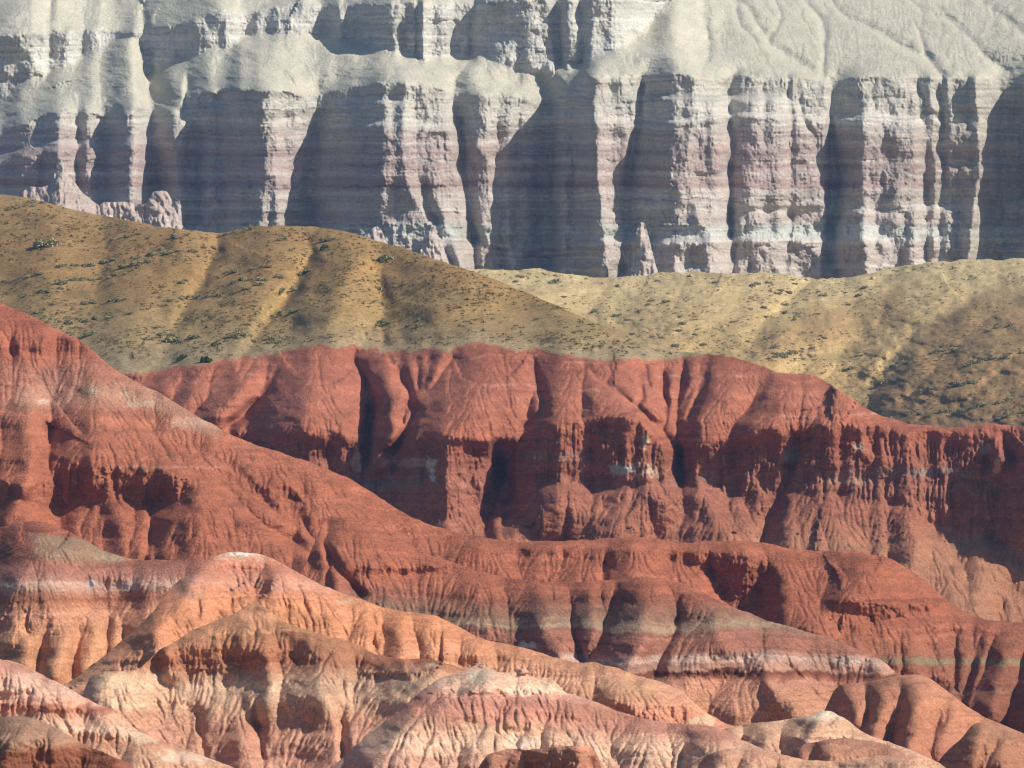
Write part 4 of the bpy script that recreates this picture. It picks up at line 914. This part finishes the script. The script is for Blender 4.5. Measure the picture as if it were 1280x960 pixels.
dome2 = orange_hill('smooth_dome', 'brown clay dome at the right edge in front of the gullied dome', 14,
    [(1140, 1000), (1165, 968), (1178, 944), (1190, 934), (1205, 920), (1215, 906), (1225, 903), (1240, 906), (1260, 910), (1280, 917), (1330, 935), (1420, 970)], [(1140, 500), (1420, 495)], 985, 1145, 1400,
    [(890, 1.8), (920, 1.2), (985, 1.2)], [[(1222, 906, 3, 24, 40), (1205, 935, 6, 30, 40), (1190, 965, 6, 30, 40)], [(1262, 912, 1, 20, 30), (1250, 950, 4, 20, 30)]], [[(1232, 925, 1, 5), (1222, 960, 3, 7)]],
    stops=[(890, (182, 134, 100)), (920, (172, 122, 86)), (985, (168, 112, 78))])

knob = orange_hill('pale_knob', 'cream white knobbed ridge below the gullied dome at the lower right', 15,
    [(860, 960), (890, 916), (905, 910), (930, 905), (960, 902), (985, 899), (1005, 896), (1020, 893), (1028, 889), (1036, 888), (1044, 892), (1055, 897), (1066, 906), (1080, 916), (1100, 924), (1120, 930), (1140, 938), (1165, 950), (1190, 972)], [(860, 478), (1190, 474)], 985, 865, 1188,
    [(880, 0.8), (900, 0.8), (915, 1.2), (985, 1.3)], [[(1034, 890, 2, 26, 24), (1022, 905, 5, 26, 40), (1005, 925, 5, 30, 40)], [(960, 904, 1, 20, 20), (955, 930, 3, 24, 24)], [(1090, 922, 2, 40, 20), (1080, 940, 3, 40, 20)]], [[(1015, 900, 1, 5), (1005, 920, 2, 6)], [(930, 910, 1, 5), (925, 930, 2, 6)]],
    stops=[(885, (214, 200, 176)), (898, (224, 196, 160)), (905, (206, 164, 126)), (915, (214, 170, 130)), (940, (206, 160, 126)), (985, (204, 156, 126))], ledge=0.6, round_=0.6)

brownknob = orange_hill('purple_mound', 'low purple brown mound in front of the cream knobbed ridge', 16,
    [(960, 975), (985, 947), (997, 935), (1012, 929), (1030, 924), (1045, 922), (1065, 922), (1085, 925), (1105, 930), (1125, 938), (1145, 950), (1165, 972)], [(960, 460), (1170, 458)], 985, 962, 1165,
    [(915, 1.6), (940, 1.1), (985, 1.3)], [[(1045, 924, 2, 30, 40), (1035, 940, 4, 24, 50), (1030, 960, 4, 30, 50)], [(1005, 934, 1, 16, 16), (1000, 955, 3, 18, 18)]], [],
    stops=[(915, (172, 126, 100)), (940, (176, 124, 92)), (960, (190, 136, 100)), (985, (196, 146, 112))])

corner = orange_hill('ribbed_ridge', 'pink orange ribbed ridge along the bottom edge, right of centre', 17,
    [(840, 990), (870, 950), (900, 936), (930, 934), (960, 938), (985, 944), (1010, 950), (1040, 951), (1070, 947), (1100, 944), (1130, 943), (1155, 945), (1172, 952), (1190, 965), (1210, 985)], [(840, 428), (1210, 426)], 985, 845, 1208,
    [(930, 1.4), (950, 1.1), (985, 1.3)], [[(905, 937, 1, 20, 20), (895, 965, 3, 20, 22)], [(950, 940, 1, 20, 20), (940, 970, 3, 20, 22)], [(1140, 945, 1, 30, 20), (1130, 970, 3, 30, 20)]], [],
    stops=[(930, (214, 174, 140)), (945, (206, 152, 118)), (960, (212, 166, 128)), (985, (206, 150, 118))])

bluff = orange_hill('banded_bluff', 'pink cream hill with thin rock ledges in the lower left corner', 18,
    [(-140, 778), (-60, 800), (0, 824), (20, 828), (45, 838), (60, 847), (85, 860), (105, 872), (120, 880), (140, 886), (152, 892), (160, 905), (175, 915), (200, 925), (240, 940), (270, 950), (300, 962), (340, 990)], [(-140, 440), (340, 428)], 985, -110, 335,
    [(800, 1.5), (860, 1.3), (985, 1.3)], [[(20, 830, 1, 40, 40), (40, 870, 4, 50, 50), (70, 910, 5, 60, 60), (130, 950, 5, 60, 60)], [(100, 872, 1, 40, 30), (130, 900, 4, 50, 30), (180, 940, 5, 60, 40)]], [[(70, 890, 1, 6), (85, 910, 2, 6)]],
    bands=[([(-20, 880), (60, 884), (110, 884), (160, 898)], [(-20, 884), (60, 890), (110, 892), (160, 900)], -0.3, (-60, 110)), ([(80, 912), (165, 916)], [(80, 922), (165, 922)], -0.35, (86, 166)), ([(20, 862), (50, 866)], [(20, 868), (50, 870)], -0.2, (-10, 42))],
    stops=[(790, (206, 152, 122)), (840, (208, 150, 120)), (862, (220, 176, 146)), (880, (216, 160, 126)), (886, (180, 104, 76)), (892, (206, 148, 112)), (908, (224, 184, 148)), (916, (206, 150, 112)), (924, (196, 140, 104)), (950, (206, 160, 122)), (985, (206, 156, 120))], ledge=0.6,
    blobs=[(180, 920, 40, 10, (228, 196, 164), 0.7), (240, 945, 50, 10, (228, 196, 168), 0.7), (30, 850, 30, 12, (224, 180, 154), 0.6)])

olive = orange_hill('olive_topped_mound', 'grey brown mound with dark red fluted foot in the bottom left corner', 19,
    [(-140, 930), (-60, 905), (-20, 899), (0, 897), (20, 895), (40, 896), (60, 903), (80, 915), (100, 928), (112, 934), (140, 944), (165, 957), (180, 975)], [(-140, 398), (180, 392)], 985, -110, 178,
    [(890, 1.6), (920, 1.2), (936, 0.6), (985, 0.6)], [[(38, 898, 2, 30, 30), (20, 925, 5, 34, 40), (5, 955, 6, 34, 40)], [(80, 918, 1, 30, 30), (70, 940, 3, 30, 30)], [(52, 938, 1, 12, 12), (50, 960, 2, 14, 14)]], [],
    stops=[(890, (160, 124, 96)), (925, (170, 132, 100)), (934, (176, 126, 90)), (940, (150, 82, 54)), (985, (140, 74, 50))])

block = orange_hill('undercut_block', 'square red brown rock block with a shaded face at the bottom edge', 20,
    [(585, 985), (600, 955), (607, 944), (612, 941), (625, 938), (640, 935), (652, 934), (655, 938), (664, 936), (690, 934), (715, 932), (735, 931), (742, 933), (748, 945), (760, 985)], [(585, 402), (760, 398)], 985, 588, 758,
    [(928, 1.5), (938, 0.2), (985, 0.2)], [[(610, 943, 1, 12, 20), (608, 965, 3, 14, 20)], [(725, 934, 2, 60, 12), (725, 960, 4, 66, 12)]], [[(655, 940, 1, 5), (662, 965, 2, 6)]],
    bands=[([(660, 938), (745, 936)], [(660, 985), (745, 985)], -0.25, (658, 728))],
    stops=[(925, (208, 158, 124)), (938, (196, 136, 102)), (985, (186, 124, 94))], round_=0.6, cat='rock')

# ================================================================== PLANTS ON THE HILLS
M_leaf = bpy.data.materials.new('sage_leaves'); M_leaf.use_nodes = True
_n = M_leaf.node_tree.nodes; _b = _n['Principled BSDF']; _b.inputs['Roughness'].default_value = 0.9; _b.inputs['Specular IOR Level'].default_value = 0.1
_a = _n.new('ShaderNodeAttribute'); _a.attribute_name = 'ground'
M_leaf.node_tree.links.new(_a.outputs['Color'], _b.inputs['Base Color'])

def leaf_clump(n, wx, wy, h, leaf, seed, tones):
    """leaf-sized faces through a low uneven mound"""
    r = np.random.default_rng(seed)
    lobes = [(r.uniform(-wx, wx) * 0.6, r.uniform(-wy, wy) * 0.6, r.uniform(0.45, 1.0)) for _ in range(6)]
    vs, fs, cs = [], [], []
    for i in range(n):
        lx, ly, ls = lobes[r.integers(len(lobes))]
        d = r.normal(size=3); d /= np.linalg.norm(d); d[2] = abs(d[2])
        rad = r.uniform(0.55, 1.0) ** 0.5
        c = np.array([lx + d[0] * rad * wx * 0.5 * ls, ly + d[1] * rad * wy * 0.5 * ls, d[2] * rad * h * ls + 0.04])
        a = r.normal(size=3); a /= np.linalg.norm(a); b = np.cross(a, d + 0.3 * r.normal(size=3)); b /= np.linalg.norm(b) + 1e-9
        s1, s2 = leaf * r.uniform(0.6, 1.4), leaf * r.uniform(0.3, 0.7)
        k = len(vs)
        vs += [c - a * s1 - b * s2, c + a * s1 - b * s2, c + a * s1 + b * s2, c - a * s1 + b * s2]
        fs.append((k, k + 1, k + 2, k + 3))
        t = lin(tones[r.integers(len(tones))]) * r.uniform(0.75, 1.25)
        cs += [t] * 4
    return np.array(vs), np.array(fs), np.array(cs)

SAGE = [(156, 152, 106), (170, 162, 118), (130, 128, 84), (182, 172, 128)]
GREEN = [(70, 88, 44), (86, 100, 52), (60, 76, 40)]
bush_proto = []
for i in range(5):
    v, f, c = leaf_clump(420, 1.5, 1.0, 0.9, 0.13, 40 + i, SAGE)
    bush_proto.append((v, f, c))
v, f, c = leaf_clump(480, 1.3, 1.0, 1.2, 0.13, 60, GREEN)
bush_proto.append((v, f, c))
bush_mesh = [None] * 6
bush_count = {}

def bush(sheet, px, py, width_px, label, group, kind=None, tall=1.0):
    p = sheet.at(px, py)
    k = random.randrange(5) if kind is None else kind
    if bush_mesh[k] is None:
        o = mesh_object('sagebrush', *bush_proto[k], M_leaf)
        bush_mesh[k] = o.data
    else:
        o = bpy.data.objects.new('sagebrush', bush_mesh[k])
        scene.collection.objects.link(o)
    sc = width_px * p.y / F_PX / 2.6
    o.location = (p.x, p.y, p.z - 0.05 * sc)
    o.scale = (sc, sc, sc * tall * random.uniform(0.75, 1.1))
    o.rotation_euler = (0, 0, random.uniform(-0.35, 0.35) + (math.pi if random.random() < 0.5 else 0))
    o['label'] = label; o['category'] = 'bush'; o['group'] = group
    return o

TG = 'sagebrush on the tan hill'; TL = 'low grey green sagebrush clump on the tan hill'
PG = 'sagebrush on the pale slope'; PL = 'low grey green sagebrush clump on the pale slope under the cliff'
BG = 'sagebrush on the brown hillside'; BL = 'dark grey sagebrush clump on the brown hillside behind the red rim'
for (x, y, w, lab, k) in [(58, 308, 30, 'largest grey green sagebrush, above a dark bare cut on the tan hill', None), (404, 313, 16, 'bright green bush on the tan hill crest beside a bright gully', 5), (480, 326, 22, 'round grey green sagebrush high on the right part of the tan hill', None),
                          (226, 450, 20, 'dark green bush just above the red soil left of the red domes', 5), (260, 452, 20, 'bushy green shrub beside a darker one just above the red soil', 5), (215, 428, 30, 'wide grey green sagebrush above two green bushes on the lower tan hill', None)]:
    bush(tanred, x, y, w, lab, TG, k, 1.2)
strips = [(35, 258, 60, 4), (155, 297, 40, 4), (225, 297, 30, 3), (40, 344, 40, 4), (75, 332, 22, 2), (110, 332, 40, 4), (160, 332, 60, 5), (200, 318, 60, 6), (250, 312, 40, 4), (150, 326, 40, 3), (90, 352, 60, 5), (140, 345, 40, 4), (60, 365, 60, 5), (30, 392, 50, 4), (110, 400, 60, 5), (150, 395, 50, 4),
          (85, 400, 30, 3), (130, 378, 50, 4), (230, 375, 40, 4), (265, 372, 30, 4), (220, 354, 40, 3), (290, 340, 30, 3), (330, 333, 30, 3), (300, 290, 40, 4), (312, 286, 20, 2), (350, 300, 16, 1), (408, 300, 30, 2), (300, 352, 30, 3), (340, 348, 40, 4), (318, 358, 30, 3), (360, 363, 30, 4), (380, 342, 20, 2),
          (205, 420, 40, 5), (235, 425, 30, 4), (300, 420, 30, 3), (330, 425, 30, 3), (345, 395, 20, 2), (365, 390, 30, 3), (340, 430, 20, 2), (275, 430, 20, 2), (490, 358, 40, 4), (480, 405, 24, 3), (520, 408, 20, 2)]
n = 0
for (x, y, w, m) in strips:
    for j in range(m):
        t = (j + random.random()) / m - 0.5
        bush(tanred, x + t * w, y - t * w * 0.16 + random.uniform(-2, 2), random.uniform(8, 16), TL, TG); n += 1
r_ = np.random.default_rng(77)
while n < 190:
    x, y = r_.uniform(0, 830), r_.uniform(250, 448)
    c_ = np.interp(x, tanred.px, tanred.crest); t_ = tanred.CT[0, int((x - tanred.px[0]) / tanred.step)]
    if c_ + 4 < y < t_ - 3:
        bush(tanred, x, y, 4 + r_.exponential(2.2), TL, TG); n += 1
n = 0
while n < 70:
    x, y = r_.uniform(600, 1080), r_.uniform(345, 450)
    if np.interp(x, tanred.px, tanred.crest) - 3 > y > np.interp(x, pale.px, pale.crest) + 3:
        if fbm(np.array([x / 40]), np.array([y / 14]), 96, 3)[0] > -0.1:
            bush(pale, x, y, r_.uniform(6, 12), PL, PG); n += 1
for (x, y, w, m) in [(1170, 486, 60, 6), (1130, 455, 40, 4), (1225, 452, 40, 4), (1205, 480, 30, 3), (1000, 440, 40, 4), (975, 445, 30, 3), (1060, 462, 30, 2), (1250, 410, 40, 3), (1180, 440, 30, 3), (1265, 445, 30, 2), (1100, 480, 30, 2), (1130, 520, 60, 5), (1190, 515, 60, 6), (1240, 505, 60, 6), (1260, 520, 40, 4)]:
    for j in range(m):
        t = (j + random.random()) / m - 0.5
        bush(pale, x + t * w, y - t * w * 0.22 + random.uniform(-2, 2), random.uniform(9, 17), BL, BG)

def tufts():
    """dry grass and small scrub, too many to count"""
    r = np.random.default_rng(3)
    V, Fc, Cc = [], [], []
    tones = [(120, 108, 62), (134, 118, 66), (98, 92, 54), (150, 130, 76)]
    base = [leaf_clump(16, 0.55, 0.4, 0.42, 0.09, 200 + i, tones) for i in range(8)]
    off = 0
    for sheet, cnt, box in ((tanred, 3200, (-60, 860, 246, 450)), (pale, 3200, (560, 1340, 330, 540))):
        k = 0
        while k < cnt:
            x, y = r.uniform(box[0], box[1]), r.uniform(box[2], box[3])
            if sheet is tanred:
                if not (np.interp(x, sheet.px, sheet.crest) + 2 < y < sheet.CT[0, int((x - sheet.px[0]) / sheet.step)] - 1 - 6 * r.random()): continue
                if fbm(np.array([x / 50]), np.array([y / 18]), 94, 3)[0] < r.uniform(-0.6, 0.3): continue
            else:
                if y < np.interp(x, sheet.px, sheet.crest) + 2: continue
                if fbm(np.array([x / 40]), np.array([y / 14]), 96, 3)[0] < r.uniform(-0.6, 0.4): continue
            p = sheet.at(x, y); v, f, c = base[r.integers(8)]; s_ = r.uniform(0.6, 1.7)
            V.append(v * s_ + np.array([p.x, p.y, p.z])); Fc.append(f + off); Cc.append(c); off += len(v); k += 1
    o = mesh_object('dry_grass', np.concatenate(V), np.concatenate(Fc), np.concatenate(Cc), M_leaf, 'dry grass and small scrub tufts speckling the tan and pale hills', 'grass', 'stuff')
tufts()

# ================================================================== LOOSE ROCK
def rock_shape(seed, n=2, flat=0.7):
    import bmesh
    bm = bmesh.new(); bmesh.ops.create_icosphere(bm, subdivisions=n, radius=1.0)
    v = np.array([k.co for k in bm.verts]); f = np.array([[q.index for q in k.verts] for k in bm.faces]); bm.free()
    r = np.random.default_rng(seed)
    for _ in range(9):                                   # knock flat faces off a lump
        d = r.normal(size=3); d /= np.linalg.norm(d); c = r.uniform(0.5, 0.85)
        over = np.clip(v @ d - c, 0, None); v = v - over[:, None] * d[None, :]
    v = v * np.array([1.0, r.uniform(0.7, 1.0), flat * r.uniform(0.7, 1.1)])
    return v, f

def ground_colour(sheet, px, py):
    c = int(np.clip(round((px - sheet.px[0]) / sheet.step), 0, len(sheet.px) - 1)); r = int(np.clip(round((py - sheet.py[0]) / sheet.step), 0, len(sheet.py) - 1))
    return sheet.col[r, c]

def boulder(sheet, px, py, w_px, label, group, mat, seed, name='boulder', tall=0.75, tint=1.0):
    p = sheet.at(px, py); v, f = rock_shape(seed, 3, tall)
    v = v + 0.10 * fbm(v[:, 0] * 2.5 + seed, v[:, 1] * 2.5 + 3 * v[:, 2], seed + 7, 3)[:, None] * v
    sc = w_px * p.y / F_PX / 2
    col = np.tile(ground_colour(sheet, px, py) * tint, (len(v), 1)) * (1 + 0.12 * fbm(v[:, 0] * 4, v[:, 2] * 4, seed, 2))[:, None]
    o = mesh_object(name, v * sc, f, col, mat, label, 'rock', 'thing')
    o.location = (p.x, p.y, p.z + 0.15 * sc); o.rotation_euler = (0, 0, seed * 0.7)
    if group: o['group'] = group
    return o

boulder(longred, 367, 618, 11, 'lone dark red rock knob jutting from the long red ridge', None, M_clay, 401, 'rock_outcrop', 1.2, 0.75)
boulder(front, 652, 842, 20, 'pale flat rock ledge on the crest of the pink and cream ridge', None, M_clay_near, 402, 'rock_outcrop', 0.4, 1.05)
boulder(front, 602, 834, 13, 'grey pointed rock at the tip of the pink and cream ridge', None, M_clay_near, 403, 'rock_outcrop', 0.9, 0.9)
rr_ = np.random.default_rng(12)
for i in range(14):
    x = rr_.uniform(560, 1230); boulder(pale, x, np.interp(x, pale.px, pale.crest) + rr_.uniform(3, 10), rr_.uniform(4, 9), 'pale boulder fallen at the foot of the cliff', 'boulders fallen at the cliff foot', M_rock, 420 + i, tint=0.95)
for i in range(12):
    x = rr_.uniform(640, 1160); boulder(tanred, x, rr_.uniform(655, 676), rr_.uniform(4, 8), 'red boulder lying on the waste slope below the fluted scarp', 'boulders below the red scarp', M_clay, 450 + i, tint=0.9)

def rubble():
    r = np.random.default_rng(21)
    shapes = [rock_shape(300 + i, 1) for i in range(8)]
    V, Fc, Cc = [], [], []; off = 0
    for sheet, cnt, zone in ((longred, 260, lambda: (r.uniform(0, 240), r.uniform(630, 690))), (longred, 160, lambda: (r.uniform(880, 1190), r.uniform(745, 800))), (tanred, 420, lambda: (r.uniform(600, 1200), r.uniform(615, 690))),
                             (pale, 380, lambda: (lambda x: (x, np.interp(x, pale.px, pale.crest) + r.exponential(9) + 2))(r.uniform(540, 1280))),
                             (saddle, 320, lambda: (r.uniform(120, 420), r.uniform(842, 950))), (front, 300, lambda: (r.uniform(500, 900), r.uniform(870, 960))), (bluff, 220, lambda: (r.uniform(0, 250), r.uniform(850, 955))), (striped, 200, lambda: (r.uniform(700, 1040), r.uniform(845, 905))), (peak, 160, lambda: (r.uniform(200, 620), r.uniform(740, 830)))):
        for _ in range(cnt):
            x, y = zone(); p = sheet.at(x, y); v, f = shapes[r.integers(8)]
            s_ = p.y / F_PX * min(0.45 + r.exponential(0.45), 2.0)
            V.append(v * s_ + np.array([p.x, p.y, p.z])); Fc.append(f + off); off += len(v)
            Cc.append(np.tile(ground_colour(sheet, x, y) * r.uniform(0.7, 1.1), (len(v), 1)))
    mesh_object('rubble', np.concatenate(V), np.concatenate(Fc), np.concatenate(Cc), M_clay_near, 'small loose stones scattered below the ledges and scarps', 'rubble', 'stuff')
rubble()

# ================================================================== AIR
hz = bpy.data.materials.new('haze'); hz.use_nodes = True
_t = hz.node_tree; _t.nodes.remove(_t.nodes['Principled BSDF'])
_v = _t.nodes.new('ShaderNodeVolumePrincipled'); _v.inputs['Color'].default_value = (0.15, 0.46, 0.95, 1); _v.inputs['Density'].default_value = 0.000075
_v.inputs['Anisotropy'].default_value = 0.0
_t.links.new(_v.outputs[0], _t.nodes['Material Output'].inputs['Volume'])
vv = np.array([(x, y, z) for x in (-6200, 6200) for y in (-400, 9100) for z in (-70, 330)], float)
ff = np.array([(0, 1, 3, 2), (4, 6, 7, 5), (0, 4, 5, 1), (2, 3, 7, 6), (0, 2, 6, 4), (1, 5, 7, 3)])
mesh_object('haze', vv, ff, None, hz, 'faint blue summer haze filling the valley', 'haze', 'stuff')
